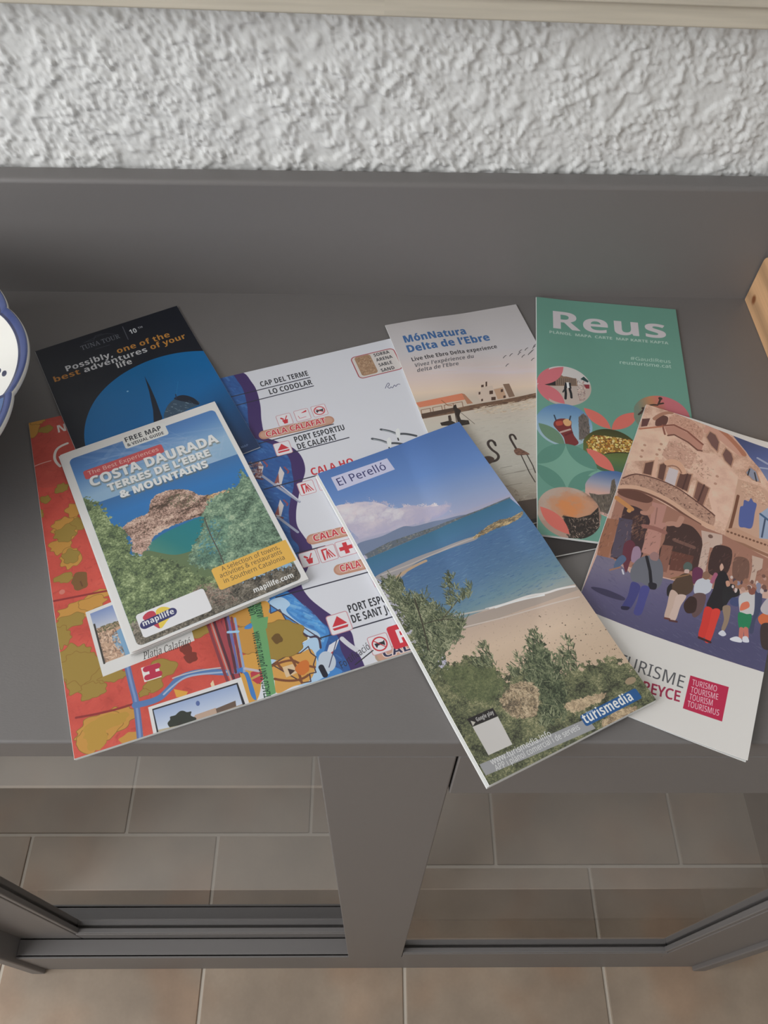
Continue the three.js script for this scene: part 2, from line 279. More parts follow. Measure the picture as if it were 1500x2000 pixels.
  blob(X, Y, mm, col, n = 9, rough = 0.35, mm2 = mm, edge, ew = 0.3) { const [a, b] = this.z(X, Y), c = this.c, p = []; n = Math.round(n * 1.6); for (let i = 0; i < n; i++) { const t = i / n * 6.283, k = 1 + (this.rnd() - 0.5) * 2 * rough; p.push([a + Math.cos(t) * mm * k * S_PX, b + Math.sin(t) * mm2 * k * S_PX]); } const m = (i) => [(p[i % n][0] + p[(i + 1) % n][0]) / 2, (p[i % n][1] + p[(i + 1) % n][1]) / 2]; c.beginPath(); c.moveTo(...m(n - 1)); for (let i = 0; i < n; i++) c.quadraticCurveTo(...p[i], ...m(i)); c.closePath(); c.fillStyle = col; c.fill(); if (edge) { c.strokeStyle = edge; c.lineWidth = ew * S_PX; c.stroke(); } return this; }
  texture() { this.c.restore(); const t = new THREE.CanvasTexture(this.cv); t.colorSpace = THREE.SRGBColorSpace; t.anisotropy = 8; return t; }
}
const WHITE = K('#c9c8c6');

function artBoat() {
  const p = new Print('boat', 21).crop(50, 570, 3.1915); p.all(K('#12151f'));
  const [ax, ay] = p.z(1010, 800), [bx, by] = p.z(366, 880), rr = Math.hypot(ax - bx, ay - by), c = p.c;
  c.beginPath(); c.arc(ax, ay, rr, 0, 7); c.fillStyle = p.grad([700, 450], [1400, 960], [[0, K('#06629c')], [0.45, K('#085a92')], [0.75, K('#173f68')], [1, K('#1a2c4c')]]); c.fill();
  p.fill([[740, 522], [775, 590], [810, 670], [852, 785], [840, 830], [800, 830], [795, 740], [770, 620]], K('#101828'));
  p.fill([[865, 790], [880, 720], [930, 670], [1000, 650], [1050, 668], [1085, 700], [1000, 740], [940, 790]], K('#33475a'), true);
  p.fill([[925, 665], [980, 645], [1050, 665], [1080, 705], [1010, 690], [960, 680]], K('#141c2c'), true);
  p.strokes([[865, 790], [880, 720], [930, 690], [1000, 680], [1050, 690], [1000, 740], [940, 790]], [K('#6a7f8c'), K('#2a3c50'), K('#8a9aa0')], 90, 1.6, { w: 0.3, an: 0.8, spread: 0.8 });
  p.line([[935, 640], [940, 665]], K('#20304a'), 0.7); p.disc(636, 621, 0.7, K('#7fa9c8')); p.line([[940, 640], [950, 560]], K('#2f78a8', 0.6), 0.35);
  p.text('TUNA TOUR', [345, 352], [588, 276], 6.2, K('#6c7078'), { font: 'serif', style: '' });
  p.line([[430, 345], [520, 318]], K('#3c4048'), 0.4); p.line([[360, 305], [440, 265], [520, 240], [575, 262]], K('#33373f'), 0.5, true); p.line([[372, 300], [420, 290], [430, 262], [470, 250]], K('#33373f'), 0.5);
  p.line([[600, 205], [635, 284]], K('#50545c'), 0.6);
  p.text('10', [648, 252], [694, 238], 6.4, K('#c4c6ca')); p.text('TH', [698, 219], [728, 210], 2.6, K('#9a9ca2'));
  const o = { font: 'sans-serif' };
  p.text('Possibly,', [246, 487], [548, 392], 7.6, K('#b9babd'), o).text('one of the', [568, 374], [905, 270], 7.6, K('#b07a35'), o);
  p.text('best', [172, 556], [342, 500], 7.6, K('#a8712e'), o).text('adventures', [362, 494], [760, 358], 7.6, K('#b9babd'), o).text('of your', [778, 350], [1000, 275], 7.6, K('#b07a35'), o);
  p.text('life', [567, 468], [667, 436], 7.6, K('#c2c2c4'), o);
  p.line([[1390, 1000], [1468, 972]], K('#7a4a38'), 1.0); p.text('MAP', [1345, 978], [1392, 962], 2.4, K('#5a6a8a'));
  return p;
}

function artGuide() {
  const p = new Print('guide', 22).crop(100, 770, 2.8846), c = p.c; p.all(K('#c6c5c3'));
  const inner = [[98, 372], [905, 80], [1425, 1030], [488, 1422]];
  const a = p.z(98, 372), b = p.z(905, 80), d = p.z(1425, 1030), e = p.z(488, 1422);
  const x0 = (a[0] + e[0]) / 2, x1 = (b[0] + d[0]) / 2, y0 = (a[1] + b[1]) / 2, y1 = (d[1] + e[1]) / 2;
  c.save(); c.beginPath(); c.roundRect(x0, y0, x1 - x0, y1 - y0, 3.2 * S_PX); c.clip();
  p.all(p.grad([450, 180], [640, 500], [[0, K('#3d6196')], [0.35, K('#4f78ab')], [0.75, K('#86a3bd')], [1, K('#7f9db8')]]));
  for (let i = 0; i < 60; i++) p.line([[150 + 800 * p.rnd(), 240 + 250 * p.rnd()], [420 + 700 * p.rnd(), 180 + 250 * p.rnd()]], K('#a9b9c6', 0.10), 3 * p.rnd());
  p.fill([[180, 640], [1100, 318], [1250, 560], [900, 900], [400, 900]], p.grad([600, 480], [750, 900], [[0, K('#3c6594')], [0.25, K('#2f6aa4')], [0.7, K('#2c6292')], [1, K('#29597e')]]));
  p.fill([[540, 870], [600, 800], [700, 745], [860, 680], [900, 720], [840, 830], [800, 960], [660, 940]], p.grad([850, 700], [640, 940], [[0, K('#1f6f7a')], [0.6, K('#276f72')], [1, K('#4a7a6c')]]), true);
  // rock
  const rock = [[398, 752], [430, 718], [480, 690], [545, 660], [560, 600], [600, 562], [660, 540], [740, 533], [800, 545], [840, 562], [900, 556], [990, 530], [1010, 560], [900, 590], [862, 665], [760, 705], [660, 745], [580, 795], [545, 850], [520, 895], [455, 880], [450, 810]];
  p.mottle(rock, ['#463830', '#6e584e', '#94786c', '#a98d80', '#c2aa9a'], { mm: 4, stretch: 3.2, an: -0.12, jag: 0.3, contrast: 1.5, fineMm: 0.5, fine: 0.4 });
  p.strokes(rock, [K('#b9a092'), K('#6a5248'), K('#574640'), K('#c4ae9e')], 260, 2.0, { w: 0.3, an: -0.1, spread: 0.7, alpha: 0.6 });
  p.strokes([[640, 590], [700, 560], [780, 560], [830, 600], [760, 630], [680, 625]], [K('#4b4a38'), K('#6b6a52'), K('#5a4a40')], 220, 1.4, { w: 0.4 });
  p.strokes([[445, 800], [560, 800], [540, 890], [460, 890]], [K('#c0a498'), K('#b59488'), K('#8f7468')], 200, 1.6, { w: 0.5 });
  p.strokes([[870, 570], [1000, 530], [1010, 560], [880, 600]], [K('#c0a068'), K('#cdb488'), K('#b08850')], 120, 1.4, { w: 0.5 });
  p.fill([[520, 880], [700, 900], [900, 860], [1000, 1000], [900, 1120], [700, 1100], [560, 1000]], K('#5a6a4c'), true);
  // pines
  const G1 = ['#4c5e40', '#3c4c34', '#66764e', '#7c8a60', '#2c3a2a', '#57684c', '#8a9870', '#48603c'].map((h) => K(h)), G2 = ['#4a6450', '#5f7a62', '#3b5444', '#7a9078', '#2f4238', '#6a8a6c', '#4f7060'].map((h) => K(h));
  const left = [[180, 612], [255, 618], [310, 650], [335, 720], [400, 752], [440, 830], [470, 895], [620, 915], [740, 960], [800, 1000], [1000, 1080], [760, 1260], [480, 1400], [300, 1100]];
  const right = [[1085, 430], [1060, 480], [1000, 528], [940, 560], [880, 600], [852, 680], [842, 760], [800, 840], [782, 930], [880, 980], [1100, 980], [1440, 900], [1300, 640]];
  p.mottle(left, ['#333c2e', '#49573f', '#5f6d4c', '#78855f', '#9aa57e'], { mm: 5, jag: 1.4, contrast: 0.95, fine: 0.42, fineMm: 0.6 });
  p.mottle(right, ['#3a4a3e', '#506656', '#647c68', '#7b927a', '#9aaa90'], { mm: 5, jag: 1.4, contrast: 0.95, fine: 0.42, fineMm: 0.55 });
  p.mottle([[900, 690], [1000, 700], [980, 860], [930, 960], [820, 930], [850, 800]], ['#3a6a70', '#4a7a70', '#5c8470'], { mm: 5, jag: 2, alpha: 0.25 });
  p.strokes([[900, 700], [960, 760], [940, 880], [820, 900]], [K('#3a7a98'), K('#4a88a4'), K('#2f6f88')], 160, 1.3, { w: 0.4 });
  p.line([[862, 690], [890, 780], [950, 890], [1010, 1060], [1050, 1180]], K('#4a4440'), 0.6, true); p.line([[920, 830], [960, 740]], K('#4a4a44'), 0.3);
  const low = [[480, 1280], [760, 1130], [1050, 1050], [1430, 950], [1440, 1080], [480, 1440]];
  p.mottle(low, ['#2e2c28', '#4a4640', '#5c564c', '#6e685e', '#8a8074'], { mm: 5, jag: 1.6, contrast: 1.1, fine: 0.5, fineMm: 0.5 });
  p.strokes([[780, 1090], [1000, 1060], [1040, 1170], [860, 1180]], [K('#8a7266'), K('#9c8476'), K('#6e5c54')], 320, 2, { w: 0.35 });
  c.restore();
  // tab
  p.rr([[398, 240], [640, 152], [657, 226], [414, 308]], 1.6, K('#c8c7c5'));
  p.text('FREE MAP', [416, 270], [624, 196], 5.6, K('#33353a')); p.text('& VISUAL GUIDE', [430, 293], [637, 221], 3.5, K('#33353a'));
  p.rr([[178, 430], [626, 278], [634, 326], [192, 482]], 1.5, K('#b04d50')); p.text('The Best Experiences', [210, 456], [608, 316], 4.4, K('#e0a59c'), { style: '' });
  for (const [s, A, B, m] of [['COSTA DAURADA', [222, 522], [948, 274], 10.4], ['TERRES DE L\u2019EBRE', [326, 546], [905, 348], 7.6], ['& MOUNTAINS', [392, 586], [890, 408], 7.6]]) p.text(s, [A[0] + 4, A[1] + 6], [B[0] + 4, B[1] + 6], m, K('#6a6454', 0.5), { edge: K('#6a6454', 0.35), edgeMm: 1.3 }).text(s, A, B, m, K('#e6e0d6'), { edge: K('#e6e0d6'), edgeMm: 0.35 });
  // yellow panel
  const y = [[898, 982], [1322, 812], [1378, 932], [948, 1098]]; p.rr(y, 1.6, K('#cd9f4c')); p.rr([[1100, 900], [1322, 812], [1378, 932], [1150, 1020]], 0.2, K('#cd9f4c'));
  for (const [s, A, B] of [['A selection of towns,', [962, 992], [1292, 868]], ['activities & restaurants', [952, 1032], [1304, 892]], ['in Southern Catalonia', [974, 1062], [1322, 926]]]) p.text(s, A, B, 4.3, K('#5c4a34'), { style: '' });
  p.text('mapilife.com', [1142, 1116], [1370, 1024], 4.6, K('#dedbd6'));
  // maker's mark; the square code beside it is left blank
  p.rr([[470, 1240], [858, 1092], [910, 1218], [520, 1372]], 1.8, K('#c9c8cc'));
  p.fill([[516, 1262], [540, 1228], [578, 1222], [600, 1262], [612, 1318], [560, 1290]], K('#a83a48'), true); p.fill([[590, 1218], [625, 1196], [672, 1206], [676, 1240], [650, 1280], [616, 1318], [598, 1262]], K('#d8b24a'), true);
  p.line([[528, 1298], [680, 1226]], K('#33335e'), 5.2); p.text('mapilife', [517, 1309], [694, 1226], 4.8, K('#dcdce2'));
  return p;
}

function artBeach() {
  const p = new Print('beach', 23).crop(610, 810, 2.2059), c = p.c, r = p.rnd;
  p.all(p.grad([330, 140], [520, 560], [[0, K('#48679e')], [0.35, K('#5b7bb0')], [0.65, K('#8492b4')], [0.85, K('#9c9cb4')], [1, K('#a8a4b4')]]));
  // clouds
  const cl = [[100, 395], [180, 380], [240, 372], [300, 380], [360, 400], [430, 385], [520, 392], [600, 380], [560, 430], [430, 470], [330, 500], [220, 535], [190, 520], [130, 460]];
  p.mottle(cl, ['#8c90ae', '#a8a2b4', '#bdb2ba', '#cfc6ca'], { mm: 11, stretch: 1.8, jag: 2.2, contrast: 1.2, fine: 0.1 }); const [bx0, by0, bx1, by1] = p.bounds(cl);
  p.clip(cl, true, () => { for (let i = 0; i < 420; i++) { const t = r(), x = lerp(bx0, bx1, r()), y = lerp(by0, by1, t), k = (x - bx0) / (bx1 - bx0); c.fillStyle = K(k < 0.62 && r() > t * 0.9 ? '#c6bcc2' : '#a29cb0', 0.16); c.beginPath(); c.ellipse(x, y, 20 + 40 * r(), 12 + 22 * r(), 0, 0, 7); c.fill(); } });
  for (let i = 0; i < 70; i++) { const X = 110 + 280 * r(), Y = 405 + 60 * r() - (X - 110) * 0.02; p.disc(X, Y, 1 + 2.4 * r(), K('#cfc6ca', 0.22), 0.8 + 1.5 * r()); }
  p.fill([[180, 540], [330, 500], [480, 455], [640, 420], [860, 340], [870, 380], [220, 600]], K('#9a98ae', 0.7));
  p.fill([[195, 556], [300, 520], [390, 478], [440, 476], [520, 455], [570, 448], [640, 432], [700, 425], [740, 415], [700, 450], [220, 605]], K('#6a7690'), true);
  const coast = [[225, 600], [330, 545], [460, 500], [600, 452], [720, 408], [852, 352], [852, 362], [720, 420], [600, 470], [460, 520], [330, 578], [240, 618]];
  p.fill(coast, K('#58606a')); p.strokes(coast, [K('#6e6c68'), K('#4a5048'), K('#8a8880'), K('#586058'), K('#7c7a78')], 420, 1.1, { w: 0.4, smooth: false });
  // sea
  p.fill([[230, 622], [460, 522], [852, 358], [920, 420], [1160, 730], [760, 840], [560, 900], [270, 700]], p.grad([560, 480], [800, 850], [[0, K('#38647f')], [0.14, K('#41698a')], [0.3, K('#46648a')], [0.62, K('#4e6b8a')], [0.85, K('#647f8c')], [1, K('#868f8e')]]));
  p.strokes([[330, 700], [700, 540], [910, 430], [1100, 700], [760, 800], [560, 860]], [K('#35547c'), K('#587a9c'), K('#3c5c84'), K('#4c7090'), K('#6a88a0')], 1500, 2.6, { w: 0.22, spread: 0.25, alpha: 0.6 });
  p.fill([[280, 690], [380, 640], [500, 590], [690, 525], [700, 540], [560, 585], [440, 640], [395, 690], [340, 720], [280, 706]], K('#8e8a8c'), true); p.line([[300, 688], [420, 645], [520, 595], [690, 532]], K('#a8a09c'), 0.7, true); p.line([[360, 700], [430, 650], [490, 625]], K('#a89078'), 1.6, true);
  const isl = [[688, 535], [740, 490], [800, 455], [860, 440], [905, 418], [900, 440], [850, 470], [790, 490], [740, 515]]; p.mottle(isl, ['#4e4840', '#7c6c54', '#a48e6a', '#bca67c'], { mm: 3, stretch: 2.5, jag: 0.3, contrast: 1.5 }); p.strokes(isl, [K('#b09a74'), K('#6a5c4a'), K('#9c8664'), K('#4e4840')], 220, 1.4, { w: 0.35, an: -0.1, spread: 0.6 });
  // beach
  p.fill([[560, 900], [660, 870], [760, 832], [900, 790], [1060, 745], [1135, 728], [1175, 760], [1330, 980], [1480, 1180], [1000, 1300], [620, 1180], [560, 1000]], p.grad([900, 780], [1050, 1100], [[0, K('#a6948a')], [0.25, K('#b09c8c')], [0.5, K('#bba692')], [1, K('#b29c86')]]));
  p.strokes([[640, 930], [1150, 800], [1400, 1080], [900, 1200], [640, 1080]], [K('#9a8470'), K('#c0a890'), K('#8a7664'), K('#b8a08a')], 900, 0.6, { w: 0.3, alpha: 0.5 });
  p.fill([[640, 880], [760, 838], [900, 792], [1140, 735], [1150, 752], [920, 830], [780, 880], [660, 915]], K('#8c8480', 0.55), true);
  p.line([[750, 833], [820, 815], [880, 793], [950, 770], [1010, 765], [1070, 745], [1130, 738]], K('#c8c4c2'), 1.3, true); p.line([[790, 826], [900, 788], [1000, 772]], K('#d4d0ce'), 1.0, true); p.line([[560, 872], [680, 850], [760, 832]], K('#a8a4a0'), 0.9, true);
  p.line([[640, 915], [800, 876], [900, 848], [1010, 815], [1150, 785]], K('#b8aca4'), 0.7, true);
  for (let i = 0; i < 60; i++) p.disc(960 + 360 * r(), 860 + 200 * r(), 0.18 + 0.2 * r(), K('#5a4c40'));
  // shrubs and pines
  const G = ['#4c5440', '#3a4232', '#666c50', '#7c8064', '#2c3226', '#585e48', '#8a8c70'].map((h) => K(h)), GR = ['#4a5838', '#5e6c48', '#3c4a30', '#70784e', '#2e3826', '#667450', '#4c5c3c'].map((h) => K(h));
  const ground = [[360, 860], [470, 1000], [560, 1080], [700, 1030], [790, 1070], [830, 1130], [900, 1090], [1050, 1100], [1200, 1070], [1330, 1050], [1500, 1200], [1490, 1260], [780, 1630], [600, 1300]];
  p.mottle(ground, ['#2c2e26', '#434636', '#585c44', '#6e6f52', '#8e8a6c'], { mm: 8, jag: 2.2, contrast: 1.0, fine: 0.45, fineMm: 0.7 }); p.mottle([[560, 1090], [800, 1090], [820, 1180], [760, 1240], [640, 1200]], ['#3e4630', '#566040', '#6e7450'], { mm: 4, jag: 2, alpha: 0.6, fine: 0.5 });
  const pine = [[296, 715], [340, 700], [385, 715], [410, 775], [470, 770], [505, 800], [560, 830], [600, 870], [650, 880], [640, 960], [600, 1000], [560, 1060], [520, 1120], [460, 1010], [390, 880], [330, 790]];
  p.mottle(pine, ['#2e3428', '#444c3a', '#5a614c', '#767a60', '#96967c'], { mm: 6, stretch: 1.6, an: -1.1, jag: 2.2, contrast: 1.3, fine: 0.55, fineMm: 0.6 }); p.tufts(pine, G, 330, 3.4, 0.26);
  for (const [X, Y] of [[350, 720], [480, 790], [600, 880], [640, 900], [430, 870], [330, 740]]) for (let k = 0; k < 16; k++) { const t = -1.57 + (r() - 0.5) * 2.6; const [a, b] = p.z(X + (r() - 0.5) * 50, Y + (r() - 0.5) * 50); c.strokeStyle = G[Math.floor(r() * 7)]; c.lineWidth = 2.6; c.beginPath(); c.moveTo(a, b); c.lineTo(a + Math.cos(t) * 42, b + Math.sin(t) * 42); c.stroke(); }
  const sprig = [[560, 700], [605, 690], [625, 750], [680, 725], [690, 770], [640, 820], [600, 840], [575, 790]]; p.line([[555, 885], [600, 830], [650, 765]], K('#4c4a3c'), 0.7, true); p.line([[600, 830], [590, 720]], K('#4c4a3c'), 0.5); p.tufts(sprig, G, 150, 3.0, 0.28);
  p.line([[440, 790], [480, 900], [500, 1010]], K('#3c382e'), 0.8, true); p.line([[480, 900], [560, 870], [610, 880]], K('#3c382e'), 0.5, true);
  for (const [X, Y, h, n] of [[960, 940, 150, 150], [1100, 980, 110, 120], [740, 1000, 80, 70], [890, 1050, 70, 60], [1040, 1060, 80, 70]]) p.tufts([[X - 22, Y + 10], [X, Y - 20], [X + 30, Y + 10], [X + 55, Y + h], [X - 40, Y + h]], G, n, 2.6, 0.3);
  const bush = [[960, 960], [1010, 1000], [1060, 1090], [1100, 1200], [1080, 1300], [990, 1330], [980, 1240], [930, 1130], [930, 1040]]; p.mottle(bush, ['#2c3226', '#424a38', '#586048', '#74785e'], { mm: 6, jag: 2.4, contrast: 1.3, fine: 0.5, fineMm: 0.6 }); p.tufts(bush, G, 110, 3, 0.26);
  const rk = [[820, 1200], [860, 1160], [920, 1142], [970, 1165], [980, 1230], [960, 1290], [890, 1300], [820, 1250]]; p.mottle(rk, ['#544a3e', '#80705a', '#a08e74', '#b8a68c'], { mm: 5, jag: 0.8, contrast: 1.4, fine: 0.4 }); p.strokes(rk, [K('#b4a288'), K('#7c6c58'), K('#a69278'), K('#5c5446')], 320, 1.8, { w: 0.4 });
  const rk2 = [[1090, 1240], [1180, 1210], [1270, 1195], [1240, 1230], [1130, 1275]]; p.mottle(rk2, ['#84725c', '#a8947a', '#bca88a'], { mm: 5, jag: 0.7, contrast: 1.4 }); p.strokes(rk2, [K('#bca88a'), K('#8a7860')], 120, 1.6, { w: 0.4 });
  const rk3 = [[1250, 1320], [1330, 1265], [1400, 1255], [1390, 1290], [1300, 1340]]; p.mottle(rk3, ['#6c5c4a', '#9c866c', '#b8a486'], { mm: 5, jag: 0.7, contrast: 1.4 }); p.strokes(rk3, [K('#b8a486'), K('#7e6c56')], 120, 1.6, { w: 0.4 }); p.disc(1375, 1140, 3.2, K('#8c7a64'), 1.8);
  // title plate
  p.fill([[80, 268], [322, 182], [356, 230], [110, 326]], K('#b4b4cc')); p.text('El Perell\u00f3', [112, 306], [326, 232], 8.2, K('#27285a'), { style: '' });
  // foot of the cover
  p.fill([[722, 1500], [1190, 1300], [1225, 1345], [750, 1548]], K('#8a8a8c')); p.text('www.turismedia.info', [778, 1502], [1040, 1378], 4.4, K('#c2c2c2'), { style: '' }); p.text('APP i pl\u00e0nol comercial i de serveis', [797, 1528], [1162, 1348], 4.3, K('#bdbdbd'), { style: '' });
  p.rr([[1153, 1292], [1402, 1168], [1420, 1218], [1186, 1336]], 1.2, K('#234e80')); p.text('turismedia', [1182, 1326], [1394, 1222], 7.2, K('#dcdee4')); p.text('Grup', [1186, 1284], [1215, 1270], 1.6, K('#9aa8c0'));
  p.fill([[668, 1303], [780, 1254], [802, 1290], [692, 1336]], K('#231f20')); p.fill([[684, 1310], [706, 1316], [694, 1334]], K('#a8a49c')); p.text('Google play', [712, 1314], [788, 1281], 3.0, K('#a8a6a4'));
  p.fill([[693, 1337], [802, 1291], [866, 1412], [762, 1460]], K('#b4b0ae'));
  return p;
}

function artDelta() {
  const p = new Print('delta', 24).crop(740, 580, 4), c = p.c, r = p.rnd;
  p.all(p.grad([500, 140], [900, 1750], [[0, K('#a9a5a6')], [0.2, K('#b4afb2')], [0.34, K('#c4b3ae')], [0.41, K('#cfb6a4')], [0.45, K('#b9aa9c')], [0.6, K('#b2aca2')], [0.78, K('#a8a49c')], [0.9, K('#8c8478')], [1, K('#4c4640')]]));
  for (let i = 0; i < 26; i++) p.line([[300 + 900 * r(), 560 + 40 * r()], [500 + 800 * r(), 500 + 90 * r()]], K('#c0b8bc', 0.18), 2.5 * r());
  p.text('M\u00f3nNatura', [197, 360], [697, 284], 9.6, K('#3c5f8e'), { edge: K('#3c5f8e'), edgeMm: 0.3 }); p.text('Delta de l\u2019Ebre', [224, 436], [880, 325], 9.6, K('#3c5f8e'), { edge: K('#3c5f8e'), edgeMm: 0.3 });
  p.text('Live the Ebro Delta experience', [258, 506], [932, 384], 5.0, K('#2f2c30')); p.text('Vivez l\u2019exp\u00e9rience du', [280, 551], [746, 464], 4.8, K('#5c5a5e'), { style: 'italic bold' }); p.text('delta de l\u2019Ebre', [298, 590], [626, 527], 4.8, K('#5c5a5e'), { style: 'italic bold' });
  for (const [X, Y] of [[985, 450], [1035, 435], [1005, 515], [1100, 425], [1108, 405], [1130, 445], [1155, 390], [1180, 425], [1200, 405], [1215, 375], [1205, 470], [1222, 360], [1190, 415]]) p.line([[X - 10, Y + 12], [X, Y - 4], [X + 12, Y - 8]], K('#4c484a'), 0.5, true);
  // shore
  p.fill([[330, 930], [700, 850], [1230, 735], [1240, 775], [700, 890], [340, 955]], K('#6a5040')); p.strokes([[330, 930], [700, 850], [1230, 735], [1240, 775], [700, 890], [340, 955]], [K('#4a3830'), K('#7e6450'), K('#5a4638')], 200, 2, { w: 0.5, spread: 0.3, smooth: false });
  p.fill([[318, 868], [690, 796], [735, 830], [335, 935]], K('#b8a898')); p.fill([[288, 828], [648, 754], [690, 800], [318, 866]], K('#bf7458')); p.fill([[648, 754], [670, 760], [735, 830], [690, 838]], K('#a07058'));
  for (const [X, Y] of [[330, 885], [420, 866], [510, 848], [580, 834]]) p.outline([[X, Y], [X + 70, Y - 14], [X + 78, Y + 28], [X + 8, Y + 44]], K('#7c5c48'), 0.5);
  p.line([[490, 810], [540, 850], [570, 850]], K('#8a5a3c'), 0.6); p.fill([[330, 915], [590, 865], [600, 890], [340, 950]], K('#4c3a30'));
  p.fill([[750, 742], [800, 728], [800, 700], [890, 682], [895, 706], [970, 690], [1040, 700], [1065, 765], [800, 818]], K('#c0aea0')); p.fill([[972, 668], [1020, 662], [1066, 762], [1020, 772]], K('#7a6252'));
  p.fill([[900, 712], [970, 694], [1000, 776], [930, 790]], K('#b09078'));
  for (const [X, Y, w, h] of [[800, 682, 20, 18], [835, 655, 12, 38], [865, 725, 28, 28], [880, 775, 34, 26], [800, 795, 14, 18], [955, 710, 18, 22], [780, 740, 14, 20], [975, 760, 18, 20]]) p.fill([[X, Y], [X + w, Y - 4], [X + w, Y + h - 4], [X, Y + h]], K('#4a362c'));
  p.strokes([[720, 870], [1230, 770], [1235, 850], [760, 920]], [K('#c8b8a4'), K('#a8947e'), K('#beae9c')], 260, 2, { w: 0.5, spread: 0.3 });
  // boat
  p.fill([[478, 985], [560, 965], [600, 985], [610, 1005], [490, 1008]], K('#2f2824')); p.fill([[620, 960], [700, 965], [710, 995], [640, 1008]], K('#2f2824')); p.fill([[580, 865], [600, 842], [612, 870], [640, 890], [630, 930], [650, 985], [620, 985], [600, 920]], K('#2c2420'), true); p.fill([[540, 930], [560, 925], [570, 965], [545, 968]], K('#3c302a')); p.line([[640, 905], [748, 993]], K('#4c4038'), 0.35); p.line([[590, 880], [610, 990]], K('#3a302a'), 0.5);
  // water and flamingos
  p.strokes([[640, 1020], [1230, 800], [1230, 1560], [900, 1400]], [K('#c4beb4'), K('#9a948a'), K('#b8b2a8'), K('#8c867e')], 800, 3, { w: 0.25, spread: 0.2, alpha: 0.35 });
  for (const [X, Y, w] of [[960, 1395, 180], [1060, 1370, 160], [1000, 1480, 120], [950, 1340, 90]]) p.line([[X, Y], [X + w * 0.5, Y - w * 0.14], [X + w, Y - w * 0.22]], K('#6a665e', 0.6), 0.4, true);
  p.line([[908, 1150], [895, 1122], [862, 1122], [848, 1150], [880, 1195], [930, 1225], [938, 1258], [910, 1285], [870, 1290]], K('#38302c'), 1.7, true); p.fill([[818, 1258], [860, 1245], [900, 1262], [890, 1292], [850, 1306]], K('#4a3c36'), true); p.line([[905, 1135], [912, 1160]], K('#2c2624'), 1.4);
  p.line([[1072, 1102], [1060, 1070], [1030, 1068], [1022, 1090], [1050, 1140], [1080, 1190]], K('#38302c'), 1.5, true); p.fill([[1056, 1195], [1090, 1175], [1130, 1190], [1180, 1220], [1130, 1228], [1080, 1230]], K('#6a4c40'), true); p.strokes([[1056, 1195], [1090, 1175], [1180, 1220], [1080, 1230]], [K('#8a6454'), K('#4c3a34')], 60, 1.2, { w: 0.3 });
  p.line([[1112, 1228], [1180, 1370], [1222, 1440]], K('#3c3430'), 0.7); p.line([[1158, 1222], [1205, 1310], [1225, 1365]], K('#3c3430'), 0.7);
  // muddy foreground
  const mud = [[960, 1480], [1060, 1500], [1130, 1560], [1240, 1560], [1500, 1500], [1900, 2100], [1300, 2300], [1100, 1700]]; p.fill(mud, K('#8a8074'), true); p.strokes(mud, [K('#a09688'), K('#6e6458'), K('#5a5048')], 700, 2, { w: 0.5, alpha: 0.6 });
  p.fill([[1080, 1600], [1240, 1570], [1800, 1440], [2000, 2300], [1300, 2400]], K('#463c36')); p.fill([[1180, 1740], [1800, 1600], [2000, 2300], [1250, 2300]], K('#2e2a2a')); p.line([[1190, 1775], [1450, 1716], [1700, 1655]], K('#a8a29c'), 0.6);
  return p;
}

